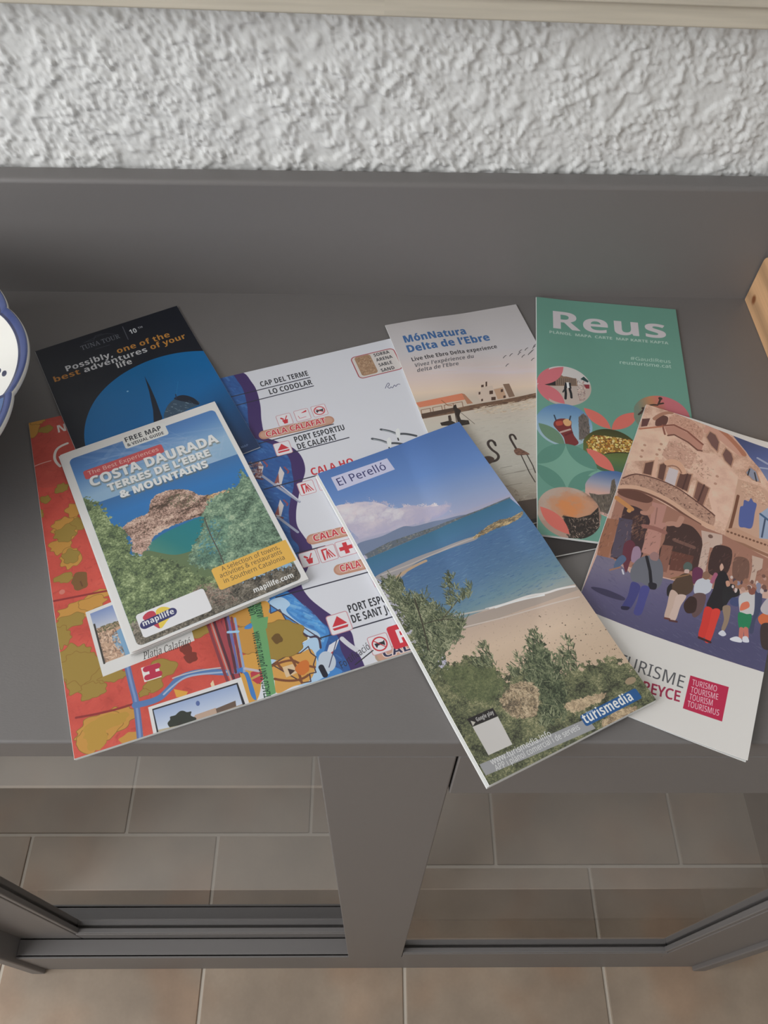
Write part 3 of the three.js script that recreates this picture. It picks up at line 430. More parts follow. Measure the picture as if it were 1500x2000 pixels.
function artTown() {
  const p = new Print('town', 25).crop(1040, 700, 5.405), c = p.c, r = p.rnd; p.all(K('#5f8a7c'));
  const BG = K('#5f8a7c'), DK = K('#527e70'), LT = K('#6a9484'), CORAL = K('#c0645a'), PINK = K('#b8646c');
  const disc = (X, Y, mm, fn) => { const [a, b] = p.z(X, Y); c.save(); c.beginPath(); c.arc(a, b, mm * S_PX, 0, 7); c.clip(); fn(a, b, mm * S_PX); c.restore(); };
  const petal = (A, B, fat, col) => { const a = p.z(...A), b = p.z(...B), dx = b[0] - a[0], dy = b[1] - a[1], mx = (a[0] + b[0]) / 2, my = (a[1] + b[1]) / 2; c.beginPath(); c.moveTo(...a); c.quadraticCurveTo(mx - dy * fat, my + dx * fat, ...b); c.quadraticCurveTo(mx + dy * fat, my - dx * fat, ...a); c.fillStyle = col; c.fill(); };
  disc(335, 277, 18.6, () => {
    p.fill([[40, 40], [640, 40], [640, 300], [40, 300]], K('#b8b4b2')); p.fill([[40, 262], [640, 262], [640, 520], [40, 520]], K('#a89a92'));
    p.fill([[150, 200], [300, 160], [330, 180], [360, 180], [470, 205], [480, 280], [150, 280]], K('#7a6252')); for (let i = 0; i < 40; i++) p.line([[190 + i * 7, 200], [190 + i * 7, 270]], K(i % 3 ? '#4c4038' : '#9c8474'), 0.4);
    p.fill([[90, 256], [150, 245], [240, 218], [250, 275], [150, 270]], K('#231f22')); p.fill([[510, 205], [545, 178], [598, 225], [590, 242]], K('#223c3c')); p.fill([[540, 262], [605, 262], [605, 305], [570, 305]], K('#7c2c34'));
    p.fill([[350, 245], [395, 240], [405, 300], [362, 305]], K('#c8c8c8')); p.fill([[345, 240], [362, 250], [368, 305], [335, 310]], K('#24242a')); p.fill([[385, 240], [405, 250], [415, 310], [395, 305]], K('#24242a')); p.line([[350, 310], [355, 360], [352, 415]], K('#1e1e22'), 1.6); p.line([[395, 310], [410, 360], [415, 405]], K('#1e1e22'), 1.6); p.line([[340, 320], [325, 345]], K('#2a2a2e'), 1);
    p.strokes([[470, 230], [550, 225], [560, 430], [500, 440]], [K('#c0a8a0'), K('#8a6a64'), K('#6c5858'), K('#d0c0b8')], 140, 1.2, { w: 0.4 });
  });
  petal([62, 270], [330, 80], 0.40, PINK); petal([66, 250], [345, 470], 0.40, PINK);
  c.save(); { const [a, b] = p.z(335, 277); c.beginPath(); c.arc(a, b, 18.6 * S_PX, 0, 7); c.clip(); } p.fill([[50, 260], [60, 60], [190, 60], [150, 180]], PINK); p.fill([[55, 262], [130, 300], [200, 480], [60, 480]], PINK); c.restore();
  disc(335, 690, 18.6, () => {
    p.fill([[40, 460], [640, 460], [640, 940], [40, 940]], p.grad([335, 500], [335, 820], [[0, K('#5478a0')], [0.6, K('#7c9ab0')], [1, K('#8ea4b0')]]));
    p.fill([[490, 610], [540, 570], [595, 620], [612, 830], [495, 850]], K('#5c5450')); p.strokes([[490, 610], [540, 570], [595, 620], [612, 830], [495, 850]], [K('#7a7068'), K('#3c3834'), K('#6c625c')], 140, 1.4, { w: 0.4, an: 1.57, spread: 0.4 });
    p.fill([[225, 690], [250, 640], [330, 625], [410, 650], [415, 720], [440, 800], [490, 880], [440, 915], [360, 905], [330, 820], [260, 740]], K('#6c2c2c'), true); p.fill([[325, 650], [370, 628], [412, 660], [400, 700], [350, 700]], K('#c09468'), true); p.fill([[250, 660], [310, 650], [320, 690], [260, 700]], K('#9c4438'), true); p.line([[300, 770], [400, 740]], K('#a89088'), 1.4); p.line([[350, 800], [420, 770]], K('#5a2024'), 1.4); p.line([[232, 590], [250, 640]], K('#2c3848'), 0.9); p.line([[405, 600], [395, 640]], K('#2c3848'), 0.9);
  });
  petal([66, 672], [345, 905], 0.40, K('#5e7a64'));
  petal([545, 512], [835, 735], 0.38, CORAL); petal([840, 740], [1115, 548], 0.38, CORAL);
  disc(835, 965, 18.6, () => {
    p.fill([[540, 720], [1130, 720], [1130, 1200], [540, 1200]], p.grad([835, 740], [835, 1180], [[0, K('#37381f')], [0.35, K('#505228')], [0.7, K('#56683c')], [1, K('#3f5c44')]]));
    const dm = [[570, 870], [640, 800], [760, 805], [900, 820], [1080, 850], [1060, 980], [900, 985], [770, 1000], [600, 960]]; p.fill(dm, K('#7a5a28')); p.clip(dm, false, () => { for (let i = 0; i < 420; i++) p.disc(570 + 510 * r(), 790 + 210 * r(), 0.35 + 0.5 * r(), K(['#c8a050', '#d8c078', '#8c5a24', '#b07a34', '#6a3c1c', '#a88c40', '#d0b884'][Math.floor(r() * 7)])); });
    p.line([[770, 1000], [830, 985], [960, 980], [1060, 985]], K('#241c14'), 0.7, true);
  });
  petal([572, 940], [870, 1185], 0.38, CORAL);
  // teal star
  { const [a, b] = p.z(360, 1140); c.beginPath(); c.arc(a, b, 19.4 * S_PX, 0, 7); c.fillStyle = DK; c.fill(); const R = 19.4 * S_PX; c.beginPath(); for (let k = 0; k < 4; k++) { const t = k * Math.PI / 2 - 1.57, s = t + Math.PI / 2; if (!k) c.moveTo(a + R * Math.cos(t), b + R * Math.sin(t)); c.quadraticCurveTo(a + R * 0.16 * Math.cos(t + 0.785), b + R * 0.16 * Math.sin(t + 0.785), a + R * Math.cos(s), b + R * Math.sin(s)); } c.closePath(); c.fillStyle = LT; c.fill(); }
  petal([590, 1230], [760, 1180], 0.3, LT);
  disc(870, 1425, 18.6, () => {
    p.fill([[560, 1180], [1180, 1180], [1180, 1700], [560, 1700]], p.grad([860, 1200], [840, 1430], [[0, K('#44608c')], [0.6, K('#8c8c9c')], [1, K('#b8948a')]]));
    const bd = [[600, 1412], [700, 1430], [820, 1420], [840, 1280], [870, 1260], [900, 1440], [880, 1660], [700, 1600]]; p.fill(bd, K('#5a5048')); p.strokes(bd, [K('#746a60'), K('#3a3430'), K('#887c70'), K('#4c4640')], 300, 1.6, { w: 0.4, an: 1.57, spread: 0.5 });
  });
  disc(388, 1625, 19.6, () => {
    p.fill([[60, 1350], [720, 1350], [720, 1900], [60, 1900]], K('#a08478'));
    for (let i = 0; i < 260; i++) { const X = 80 + 620 * r(), Y = 1370 + 320 * r(), hot = Math.hypot((X - 420) / 190, (Y - 1560) / 120); p.disc(X, Y, 2 + 2.5 * r(), K(hot < 0.8 ? '#c07c4c' : hot < 1.3 ? '#b08468' : X > 560 ? '#7c6054' : '#a89488', 0.35), 1.6 + 2 * r()); }
    p.fill([[320, 1660], [480, 1680], [620, 1640], [700, 1560], [720, 1900], [380, 1900]], K('#2c2624')); p.strokes([[300, 1660], [480, 1680], [640, 1640], [700, 1600], [700, 1860], [380, 1890]], [K('#8c7a6c'), K('#1c1818'), K('#4c3c34'), K('#b09c8c'), K('#2a2222')], 420, 1.1, { w: 0.4 });
  });
  petal([78, 1570], [392, 1860], 0.38, CORAL);
  disc(1375, 590, 18.8, () => { p.fill([[1080, 340], [1700, 340], [1700, 900], [1080, 900]], p.grad([1140, 560], [1450, 560], [[0, K('#6a7466')], [0.5, K('#a87454')], [0.75, K('#b0685c')], [1, K('#b0626a')]])); p.line([[1130, 570], [1200, 500], [1270, 460], [1330, 470]], K('#3a302c'), 1.2, true); p.disc(1360, 400, 1.4, K('#3c2c28')); p.line([[1360, 410], [1340, 460], [1390, 450]], K('#3c2c28'), 1.3); p.disc(1180, 505, 1.2, K('#3c2c28')); p.line([[1180, 520], [1150, 560]], K('#3c2c28'), 1.2); });
  // lettering
  p.crop(1030, 560, 3.9206);
  p.text('Reus', [165, 303], [1088, 378], 26.5, K('#b9b3b6')); p.text('PL\u00c0NOL  MAPA  CARTE  MAP KARTE \u041a\u0410\u0420\u0422\u0410', [168, 346], [1088, 424], 3.8, K('#9fb4aa'));
  p.text('#GaudiReus', [795, 542], [1108, 566], 4.6, K('#9fb8ac'), { style: '' }); p.text('reusturisme.cat', [710, 572], [1112, 604], 4.6, K('#a8beb4'), { style: '' });
  return p;
}

function artStreet() {
  const p = new Print('street', 26).crop(1140, 780, 4.1667), c = p.c, r = p.rnd; p.all(K('#c2bfbb'));
  const P2 = (pts) => pts;                                        // upper detail: crop from (1140, 780); lower detail from (1140, 1000) is y + 917
  const pic = [[520, 20], [1600, 430], [1560, 2260], [1460, 2222], [110, 1730], [-60, 1690], [80, 1200]];
  p.clip(pic, false, () => {
    p.all(K('#b8978a'));
    p.fill([[880, 140], [1700, 300], [1700, 900], [1480, 660], [1330, 420], [1200, 260]], p.grad([1300, 300], [1500, 640], [[0, K('#3c4468')], [0.5, K('#4a5684')], [1, K('#707a9c')]])); p.line([[1420, 470], [1500, 520]], K('#8c94ac'), 1.5); p.line([[1440, 550], [1500, 560]], K('#9098b0'), 1.2);
    // facade
    p.fill([[500, 30], [700, 80], [860, 130], [1000, 190], [1130, 230], [1220, 300], [1330, 430], [1440, 560], [1560, 760], [1560, 1400], [1100, 1180], [700, 1000], [280, 780], [400, 400]], K('#c3a08e'));
    p.mottle([[400, 400], [500, 30], [700, 80], [1000, 190], [1220, 300], [1440, 560], [1560, 760], [1560, 1300], [1100, 1150], [700, 1000], [280, 780]], ['#a07a68', '#b8937f', '#c8a692', '#d2b4a0'], { mm: 8, jag: 0, contrast: 1.1, smooth: false, alpha: 0.8 });
    p.fill([[430, 240], [640, 215], [700, 320], [640, 480], [390, 500], [350, 520]], K('#cdae98')); p.fill([[920, 420], [1080, 440], [1260, 620], [1180, 1040], [1060, 950], [1000, 700]], K('#caa896'));
    p.mottle([[430, 240], [640, 215], [960, 420], [1080, 440], [1260, 620], [1180, 1040], [1000, 700], [640, 480], [390, 500]], ['#b89080', '#caa894', '#d4b8a4'], { mm: 7, jag: 1.2, contrast: 1.1, fine: 0.15, alpha: 0.55 });
    p.fill([[1000, 190], [1130, 230], [1240, 330], [1330, 440], [1280, 460], [1120, 330], [980, 260]], K('#b88c7c')); p.line([[1120, 240], [1240, 340], [1310, 440]], K('#a06a54'), 3.2, true);
    p.fill([[700, 330], [860, 380], [920, 440], [870, 560], [700, 500], [640, 440]], K('#b48d7c')); p.strokes([[640, 420], [760, 330], [920, 430], [1060, 560], [1000, 640], [860, 560], [700, 500]], [K('#c8a492'), K('#a07c6c'), K('#d0b09c'), K('#94705f')], 320, 1.4, { w: 0.5 });
    // upper loggia and its corbelled balcony
    p.fill([[480, 150], [545, 145], [520, 208], [470, 215]], K('#5c3c38')); p.fill([[600, 140], [640, 120], [690, 140], [670, 200], [590, 205]], K('#5a3a34'), true); p.line([[580, 150], [640, 95], [720, 100]], K('#9c705c'), 2.6, true);
    p.fill([[700, 130], [760, 105], [880, 160], [970, 235], [980, 290], [960, 330], [860, 260], [740, 200], [690, 190]], K('#b48a78')); p.strokes([[700, 130], [760, 110], [880, 165], [970, 240], [960, 320], [860, 250], [740, 195]], [K('#c8a490'), K('#8c6454'), K('#a67c6a')], 200, 1.2, { w: 0.4 });
    p.line([[660, 205], [740, 200], [850, 255], [972, 360]], K('#7c4c40'), 1.4); p.fill([[660, 215], [740, 208], [850, 265], [975, 370], [960, 412], [920, 400], [850, 330], [740, 270], [690, 280]], K('#a8796a')); p.line([[690, 285], [740, 278], [850, 338], [930, 405], [965, 412]], K('#6c443a'), 1.2); p.line([[645, 200], [665, 275]], K('#7c4c40'), 1.2); p.line([[460, 232], [640, 212]], K('#a86c54'), 1.3);
    // windows
    const win = (q, col = K('#5e4038')) => { p.fill(q, col); p.outline(q, K('#a8806c'), 0.8); };
    win([[500, 510], [580, 490], [555, 615], [480, 600]]); win([[620, 520], [690, 495], [655, 660], [600, 635]]); win([[785, 590], [890, 600], [850, 745], [750, 700]]); win([[930, 655], [1030, 715], [975, 865], [895, 790]], K('#6c4a42')); p.line([[850, 600], [810, 720]], K('#4a302c'), 1); p.line([[985, 690], [935, 820]], K('#4a302c'), 1);
    p.fill([[700, 545], [775, 570], [745, 695], [665, 660]], K('#b9aeb0')); p.line([[685, 510], [720, 490], [790, 520], [810, 580]], K('#c0967e'), 4.2, true); p.line([[690, 535], [740, 525], [790, 560], [800, 590]], K('#8a6250'), 0.9, true); p.line([[600, 470], [570, 620]], K('#c8a28c'), 2.2);
    for (const [X, Y] of [[500, 365], [480, 410], [470, 460], [635, 355], [620, 400], [600, 440], [960, 495], [1090, 620], [1075, 680]]) p.disc(X, Y, 1.0, K('#a8806e'));
    win([[1000, 300], [1030, 250], [1080, 280], [1110, 340], [1095, 425], [1040, 370]], K('#6a4c48')); win([[1130, 440], [1160, 385], [1210, 430], [1225, 480], [1205, 545], [1150, 490]], K('#6a4c48')); win([[1320, 590], [1360, 540], [1410, 580], [1440, 670], [1380, 650]], K('#7f8496')); p.line([[1355, 560], [1340, 610]], K('#2c2c34'), 0.8); p.line([[1395, 590], [1410, 660]], K('#2c2c34'), 0.8);
    // side wing
    p.fill([[1260, 640], [1440, 700], [1560, 800], [1560, 1500], [1150, 1060], [1210, 900]], K('#b6937f')); p.line([[1260, 780], [1230, 920], [1190, 1060]], K('#6c4636'), 1.8, true); p.strokes([[1290, 660], [1440, 720], [1500, 860], [1420, 840], [1310, 800]], [K('#caa690'), K('#9c7866'), K('#d0b49e')], 160, 1.4, { w: 0.4 });
    p.fill([[1265, 1020], [1275, 880], [1300, 860], [1310, 815], [1345, 825], [1365, 800], [1385, 830], [1410, 850], [1395, 920], [1370, 1040], [1310, 1040]], K('#4d5a90'), true); p.fill([[1430, 930], [1500, 880], [1540, 900], [1520, 1140], [1430, 1130]], K('#8d9ab0')); p.line([[1480, 960], [1450, 1120]], K('#3c4860'), 1); p.line([[1440, 930], [1500, 980]], K('#3c5878'), 1.4);
    p.fill([[1160, 1050], [1240, 1040], [1400, 1120], [1600, 1200], [1600, 1290], [1380, 1200], [1150, 1120]], K('#b08a74')); for (let i = 0; i < 12; i++) p.disc(1175 + i * 30, 1072 + i * 11, 0.75, K('#6a4838'));
    p.line([[1150, 1130], [1300, 1180], [1450, 1250], [1560, 1300]], K('#8a6450'), 2.0);
    // big balcony
    const bal = [[310, 640], [390, 605], [460, 605], [600, 640], [760, 705], [880, 790], [1000, 880], [1070, 940], [1050, 1030], [960, 985], [840, 900], [700, 800], [540, 730], [400, 695], [300, 700]];
    p.fill(bal, K('#a4806f'), true); p.strokes(bal, [K('#5c4038'), K('#c09c88'), K('#7c5a4c'), K('#4c342e')], 420, 1.2, { w: 0.45 }); p.line([[320, 640], [400, 603], [470, 607], [600, 640], [760, 705], [880, 790], [1000, 880], [1068, 940]], K('#5c3c34'), 0.9, true);
    p.line([[295, 715], [400, 705], [540, 745], [700, 818], [840, 920], [960, 1000], [1050, 1040]], K('#c09a84'), 3.4, true); p.line([[290, 735], [400, 728], [540, 768], [700, 845], [840, 945], [950, 1010]], K('#6a463c'), 1.6, true);
    // ground floor arcade in the shade of the balcony
    p.fill([[285, 745], [400, 735], [560, 790], [720, 880], [900, 980], [1000, 1040], [1140, 1100], [1560, 1330], [1560, 1560], [1000, 1520], [600, 1420], [120, 1280], [230, 940]], K('#93695a')); p.fill([[290, 740], [420, 740], [560, 800], [520, 840], [380, 810], [290, 770]], K('#5c3c32'), true);
    p.fill([[330, 880], [380, 860], [480, 900], [540, 990], [500, 1100], [460, 1290], [230, 1270], [290, 1040]], K('#3c2a2c'), true); p.fill([[290, 960], [400, 980], [370, 1280], [220, 1280]], K('#4a4250')); p.strokes([[400, 960], [500, 960], [480, 1130], [400, 1130]], [K('#6c4c3c'), K('#2c2022'), K('#7c5a48')], 120, 2, { w: 0.4, an: -1.2, spread: 0.8 }); p.line([[270, 800], [390, 890]], K('#b07a4c'), 3.2); p.disc(370, 905, 1.4, K('#b48450'));
    p.fill([[690, 1010], [780, 1000], [900, 1040], [980, 1180], [960, 1390], [620, 1300], [660, 1140]], K('#402c2a'), true); p.fill([[640, 1180], [730, 1190], [680, 1400], [600, 1380]], K('#7c5448')); p.line([[740, 1140], [900, 1200]], K('#6a4c44'), 2.4); p.fill([[720, 1230], [900, 1270], [870, 1400], [700, 1380]], K('#5c3830'));
    p.fill([[560, 830], [680, 860], [640, 1000], [700, 1000], [640, 1060], [610, 1280], [470, 1240], [520, 1060], [540, 1000]], K('#a87a70')); p.line([[490, 1030], [580, 1040], [660, 1080]], K('#8a5c54'), 3, true); p.line([[600, 880], [580, 1010]], K('#8a6258'), 0.8); p.line([[480, 920], [540, 940], [560, 880]], K('#a47868'), 3, true); p.line([[690, 1010], [740, 1000], [770, 1030], [800, 960]], K('#a87e6e'), 3.4, true);
    p.fill([[960, 1060], [1130, 1100], [1130, 1170], [1090, 1210], [1030, 1200], [990, 1420], [930, 1380], [970, 1180]], K('#b49c90')); p.disc(1035, 1110, 1.4, K('#6a5048')); p.fill([[1060, 1200], [1180, 1200], [1210, 1270], [1160, 1420], [1020, 1400]], K('#3a2826'), true); p.fill([[1230, 1290], [1340, 1310], [1330, 1460], [1220, 1450]], K('#6a4c42'), true); p.fill([[1370, 1270], [1460, 1300], [1450, 1380], [1410, 1400], [1390, 1500], [1350, 1480], [1370, 1380]], K('#b29a8c'));
    p.fill([[170, 960], [290, 980], [200, 1290], [110, 1260]], K('#8a5c48'));
    p.strokes([[140, 940], [560, 980], [1500, 1330], [1500, 1480], [600, 1400], [110, 1270]], [K('#a47c6c'), K('#5a3c34'), K('#8a6458'), K('#3c2a28')], 500, 2, { w: 0.35, an: 1.9, spread: 0.9, alpha: 0.45 });
    // road
    p.fill([[110, 1262], [240, 1290], [380, 1400], [640, 1440], [900, 1500], [1200, 1560], [1560, 1640], [1560, 2300], [1400, 2260], [-80, 1720]], p.grad([300, 1340], [420, 1950], [[0, K('#6a6478')], [0.4, K('#585372')], [1, K('#474462')]])); p.strokes([[110, 1262], [640, 1440], [1560, 1640], [1560, 2300], [-80, 1720]], [K('#5c5872'), K('#4a4660'), K('#6a667c'), K('#504c6a')], 700, 2.4, { w: 0.4, an: 0.35, spread: 0.3, alpha: 0.4, smooth: false });
    p.fill([[80, 1510], [200, 1530], [340, 1590], [320, 1615], [170, 1575], [80, 1530]], K('#38344e'), true);
    // passers-by
    const Y = (pts) => pts.map(([a, b]) => [a, b + 917]), F = (pts, col) => p.fill(Y(pts), K(col), true), L = (pts, col, w) => p.line(Y(pts), K(col), w);
    F([[330, 260], [380, 225], [420, 260], [410, 330], [380, 400], [350, 480], [320, 380]], '#5a2c38'); F([[405, 290], [450, 280], [470, 340], [440, 400], [390, 390]], '#8c7488'); F([[270, 380], [320, 345], [350, 380], [300, 430], [250, 445]], '#4a5a74'); L([[220, 460], [300, 440]], '#8a6454', 1); L([[320, 460], [330, 490]], '#b8b8c0', 1);
    F([[385, 480], [430, 390], [520, 350], [610, 370], [650, 450], [640, 570], [580, 610], [480, 560], [410, 550]], '#5f6068'); F([[540, 345], [575, 320], [615, 345], [600, 390], [550, 380]], '#8a6a68'); L([[515, 360], [545, 470], [560, 590]], '#1c1a20', 1.8); F([[540, 560], [600, 570], [595, 612], [545, 605]], '#201e26'); F([[400, 555], [470, 590], [430, 700], [380, 770], [320, 755], [370, 660]], '#3c3c70'); F([[480, 590], [545, 600], [520, 700], [480, 810], [420, 800], [450, 700]], '#42427a'); F([[320, 745], [385, 750], [370, 775], [320, 770]], '#26243c');
    F([[720, 600], [760, 530], [830, 490], [890, 520], [895, 620], [830, 665], [760, 650]], '#4a382c'); F([[815, 430], [845, 400], [885, 420], [880, 465], [830, 470]], '#4c5854'); F([[830, 460], [862, 462], [860, 488], [825, 485]], '#b89c94'); L([[720, 530], [860, 500]], '#7c5c40', 0.8); F([[690, 600], [725, 570], [720, 660], [690, 660]], '#241e20'); F([[720, 620], [780, 660], [740, 750], [710, 840], [670, 830], [690, 740]], '#b0988c'); F([[770, 660], [845, 668], [800, 750], [760, 860], [705, 855], [740, 750]], '#b8a298'); L([[675, 842], [710, 850]], '#5c3430', 1.2); L([[715, 862], [770, 872]], '#4c2c2c', 1.2);
    F([[890, 470], [930, 440], [975, 470], [960, 540], [900, 570]], '#5c2c48'); F([[905, 600], [930, 545], [990, 530], [1050, 560], [1040, 630], [980, 660], [915, 650]], '#b0b2ba'); F([[975, 490], [1010, 475], [1035, 510], [1010, 540], [980, 530]], '#7c5c4c'); F([[900, 660], [1000, 660], [980, 780], [920, 840], [890, 800]], '#5a4444'); F([[830, 720], [880, 670], [930, 700], [920, 790], [860, 805], [830, 770]], '#33221f');
    F([[1010, 740], [1060, 620], [1090, 500], [1150, 480], [1190, 560], [1200, 680], [1130, 790], [1050, 770]], '#1f1c20'); F([[1110, 440], [1128, 415], [1142, 450], [1120, 475]], '#b89484'); F([[1000, 760], [1060, 780], [1050, 880], [1000, 1000], [945, 990], [970, 880]], '#b8322c'); F([[1060, 780], [1120, 790], [1090, 900], [1040, 1040], [995, 1030], [1030, 900]], '#c03830'); L([[950, 1005], [1040, 1045]], '#3a1c1c', 1.4); L([[1050, 560], [1080, 500]], '#94546c', 2.2);
    F([[1140, 620], [1200, 580], [1260, 610], [1270, 670], [1200, 700], [1150, 760]], '#222024'); F([[1160, 560], [1185, 555], [1195, 590], [1170, 600]], '#b08470'); F([[1140, 760], [1200, 760], [1190, 870], [1150, 960], [1130, 940], [1150, 860]], '#84705f'); F([[1105, 975], [1140, 950], [1168, 985], [1140, 1000]], '#bcbcc4'); F([[1210, 690], [1270, 700], [1260, 760], [1200, 740]], '#3c4468');
    F([[1270, 680], [1320, 650], [1390, 670], [1410, 730], [1390, 830], [1290, 820], [1270, 760]], '#b4b0b0'); F([[1290, 740], [1340, 725], [1350, 770], [1280, 795]], '#c06850'); F([[1345, 620], [1380, 610], [1410, 640], [1380, 670], [1350, 660]], '#7c4c40'); F([[1265, 815], [1330, 825], [1370, 835], [1350, 940], [1275, 945]], '#21714c'); L([[1290, 945], [1285, 1010]], '#b0685c', 2.4); L([[1325, 945], [1328, 1010]], '#b0685c', 2.4); F([[1198, 1020], [1250, 1005], [1290, 1030], [1285, 1056], [1215, 1040]], '#c4c4ca'); F([[1300, 1010], [1335, 1010], [1348, 1055], [1300, 1050]], '#c0c0c8');
    F([[1400, 640], [1450, 660], [1440, 800], [1400, 880], [1380, 980], [1350, 960], [1390, 800]], '#3c4058'); F([[1420, 860], [1470, 820], [1540, 830], [1540, 920], [1450, 920]], '#b8603c'); F([[1440, 780], [1500, 700], [1560, 720], [1540, 830], [1470, 830]], '#a8a0a4'); F([[1445, 920], [1540, 930], [1540, 1110], [1450, 1100]], '#3a2c2c');
    for (let i = 0; i < 26; i++) p.disc(1180 + 330 * r(), 1440 + 130 * r(), 0.6 + 0.8 * r(), K(['#8c6450', '#a88478', '#4c3c44', '#b8a8a4', '#6c4c44', '#7c7c90'][Math.floor(r() * 6)]), 1 + 1 * r());
  });
  p.crop(1120, 770, 2.7395);
  p.text('TURISME', [238, 1430], [600, 1565], 10.2, K('#4a4a4e'), { style: '', level: false }); p.text('PREYCE', [330, 1560], [580, 1636], 8.2, K('#8c2440'), { style: '', level: false, edge: K('#8c2440'), edgeMm: 0.35 });
  p.fill([[634, 1494], [836, 1562], [800, 1746], [594, 1670]], K('#a42042')); for (const [s, A, B] of [['TURISMO', [642, 1545], [774, 1586]], ['TOURISME', [634, 1584], [780, 1630]], ['TOURISM', [626, 1622], [752, 1662]], ['TOURISMUS', [616, 1660], [784, 1716]]]) p.text(s, A, B, 4.7, K('#d0a8b0'), { style: '', level: false });
  return p;
}

function artMap() {
  const p = new Print('map', 27), c = p.c, r = p.rnd, A = () => p.crop(40, 800, 2.858), B = () => p.crop(430, 650, 3.0308), D = () => p.crop(440, 1060, 3.947);
  p.all(K('#bfc0c6'));
  // land in red
  A(); p.fill([[-10, 50], [500, -100], [900, 300], [1150, 1000], [1240, 1500], [1300, 1660], [280, 2000]], K('#b0443a')); p.fill([[-10, 50], [350, -30], [350, 320], [80, 420]], K('#94423a'), true);
  p.mottle([[-20, 40], [420, -60], [900, 300], [1150, 1000], [1300, 1660], [280, 2000]], ['#8c342e', '#a84238', '#b84c42', '#c06052'], { mm: 14, jag: 0, contrast: 0.8, fine: 0.12, smooth: false, alpha: 0.6 }); p.strokes([[10, 60], [420, -60], [900, 600], [1200, 1640], [300, 1980]], [K('#b0483e'), K('#9a3630'), K('#ac4440'), K('#8c342e')], 1500, 3, { w: 0.8, alpha: 0.3, smooth: false });
  const olive = K('#8a7234'), gold = K('#ab7d3a'), edge = K('#7c5c28');
  for (const [X, Y, m, m2] of [[60, 110, 7, 8], [100, 60, 6, 4], [300, 560, 6, 6], [260, 660, 10, 10], [230, 760, 8, 7], [280, 830, 7, 8], [240, 640, 8, 6]]) p.blob(X, Y, m * 0.84, gold, 14, 0.26, m2 * 0.84, edge, 0.3);
  for (const [X, Y, m, m2] of [[140, 110, 5, 4], [320, 640, 6, 6], [250, 690, 8, 7], [280, 820, 6, 6], [140, 500, 4, 3.5], [230, 440, 5, 5], [245, 940, 7, 4], [110, 580, 2.5, 4]]) p.blob(X, Y, m * 0.8, olive, 14, 0.28, m2 * 0.8, edge, 0.3);
  p.blob(335, 955, 4.6, K('#6c4c2a'), 11, 0.2, 6); p.line([[335, 960], [345, 985]], K('#5a3a24'), 0.8); p.disc(232, 1018, 1.6, K('#b46c60'));
  for (const [X, Y, m, m2] of [[330, 1120, 14, 7], [440, 1030, 9, 4], [400, 1080, 9, 5]]) p.blob(X, Y, m * 0.84, gold, 14, 0.26, m2 * 0.84, edge, 0.3);
  for (const [X, Y, m, m2] of [[280, 1180, 11, 6], [230, 1270, 6, 8], [300, 1400, 12, 12], [360, 1500, 14, 11], [330, 1440, 13, 12], [400, 1570, 9, 6], [520, 1490, 9, 4]]) p.blob(X, Y, m * 0.78, olive, 17, 0.28, m2 * 0.78, edge, 0.35);
  p.line([[210, 1180], [320, 1160]], K('#5c5c2c'), 2.2, true);
  for (const [X, Y, m, m2] of [[780, 1450, 12, 9], [740, 1540, 7, 5], [1000, 1240, 7, 4], [690, 1580, 4, 3]]) p.blob(X, Y, m * 0.75, olive, 14, 0.28, m2 * 0.75, edge, 0.35);
  for (const [X, Y] of [[930, 1340], [950, 1385]]) p.blob(X, Y, 3.4, K('#6c2c24'), 9, 0.3);
  for (const [X, Y, m, m2] of [[520, 1730, 15, 7], [430, 1780, 13, 9], [400, 1840, 9, 8]]) p.blob(X, Y, m * 0.85, gold, 16, 0.24, m2 * 0.85, edge, 0.35); for (const [X, Y, m, m2] of [[500, 1740, 9, 4], [420, 1800, 6, 6], [430, 1860, 5, 4]]) p.blob(X, Y, m, K('#a07c34'), 13, 0.2, m2);
  p.blob(620, 1830, 6, gold, 11, 0.2, 3);
  for (const q of [[[180, 1070], [330, 1040], [490, 1010]], [[310, 1720], [500, 1690], [640, 1640]], [[540, 1800], [640, 1740]], [[120, 410], [230, 425]]]) p.line(q, K('#7c2a2a'), 1.2, true);
  for (const q of [[[70, 320], [110, 300], [170, 285]], [[110, 415], [250, 415]], [[280, 1800], [340, 1780]], [[540, 1860], [548, 1880]]]) p.line(q, K('#c09890'), 0.6, true);
  // roads and river
  p.line([[596, 1430], [620, 1540], [650, 1640], [668, 1840]], K('#54628c'), 3.2, true); p.line([[596, 1430], [620, 1540], [650, 1640], [668, 1840]], K('#6a80a8'), 1.2, true);
  p.line([[640, 1650], [760, 1630], [830, 1560], [880, 1500], [960, 1470], [1060, 1460], [1160, 1470]], K('#4c6a98'), 3.4, true); p.line([[800, 1590], [880, 1510], [980, 1475], [1150, 1465]], K('#8c9cb4'), 1.0, true); p.line([[850, 1500], [960, 1455], [1130, 1440]], K('#a8a4a4'), 0.7, true);
  for (const [d, col, w] of [[0, '#74343c', 1.6], [22, '#a08480', 0.8], [40, '#4c2a34', 1.5], [62, '#8c3c44', 2.2], [82, '#3c2a38', 1.0]]) p.line([[1040 + d, 1180], [1120 + d, 1420], [1165 + d, 1540]], K(col), w, true);
  p.line([[1150, 1150], [1200, 1330], [1240, 1480], [1320, 1700]], K('#5c5c90'), 2.6, true); p.line([[1160, 1240], [1230, 1230]], K('#9cb0c8'), 1.2); p.line([[1200, 1460], [1260, 1450]], K('#4c7cb0'), 3); 
  p.fill([[855, 1560], [935, 1575], [920, 1605], [870, 1605]], K('#c08c3c')); p.fill([[1060, 1530], [1075, 1510], [1085, 1545], [1070, 1560]], K('#c8b090'));
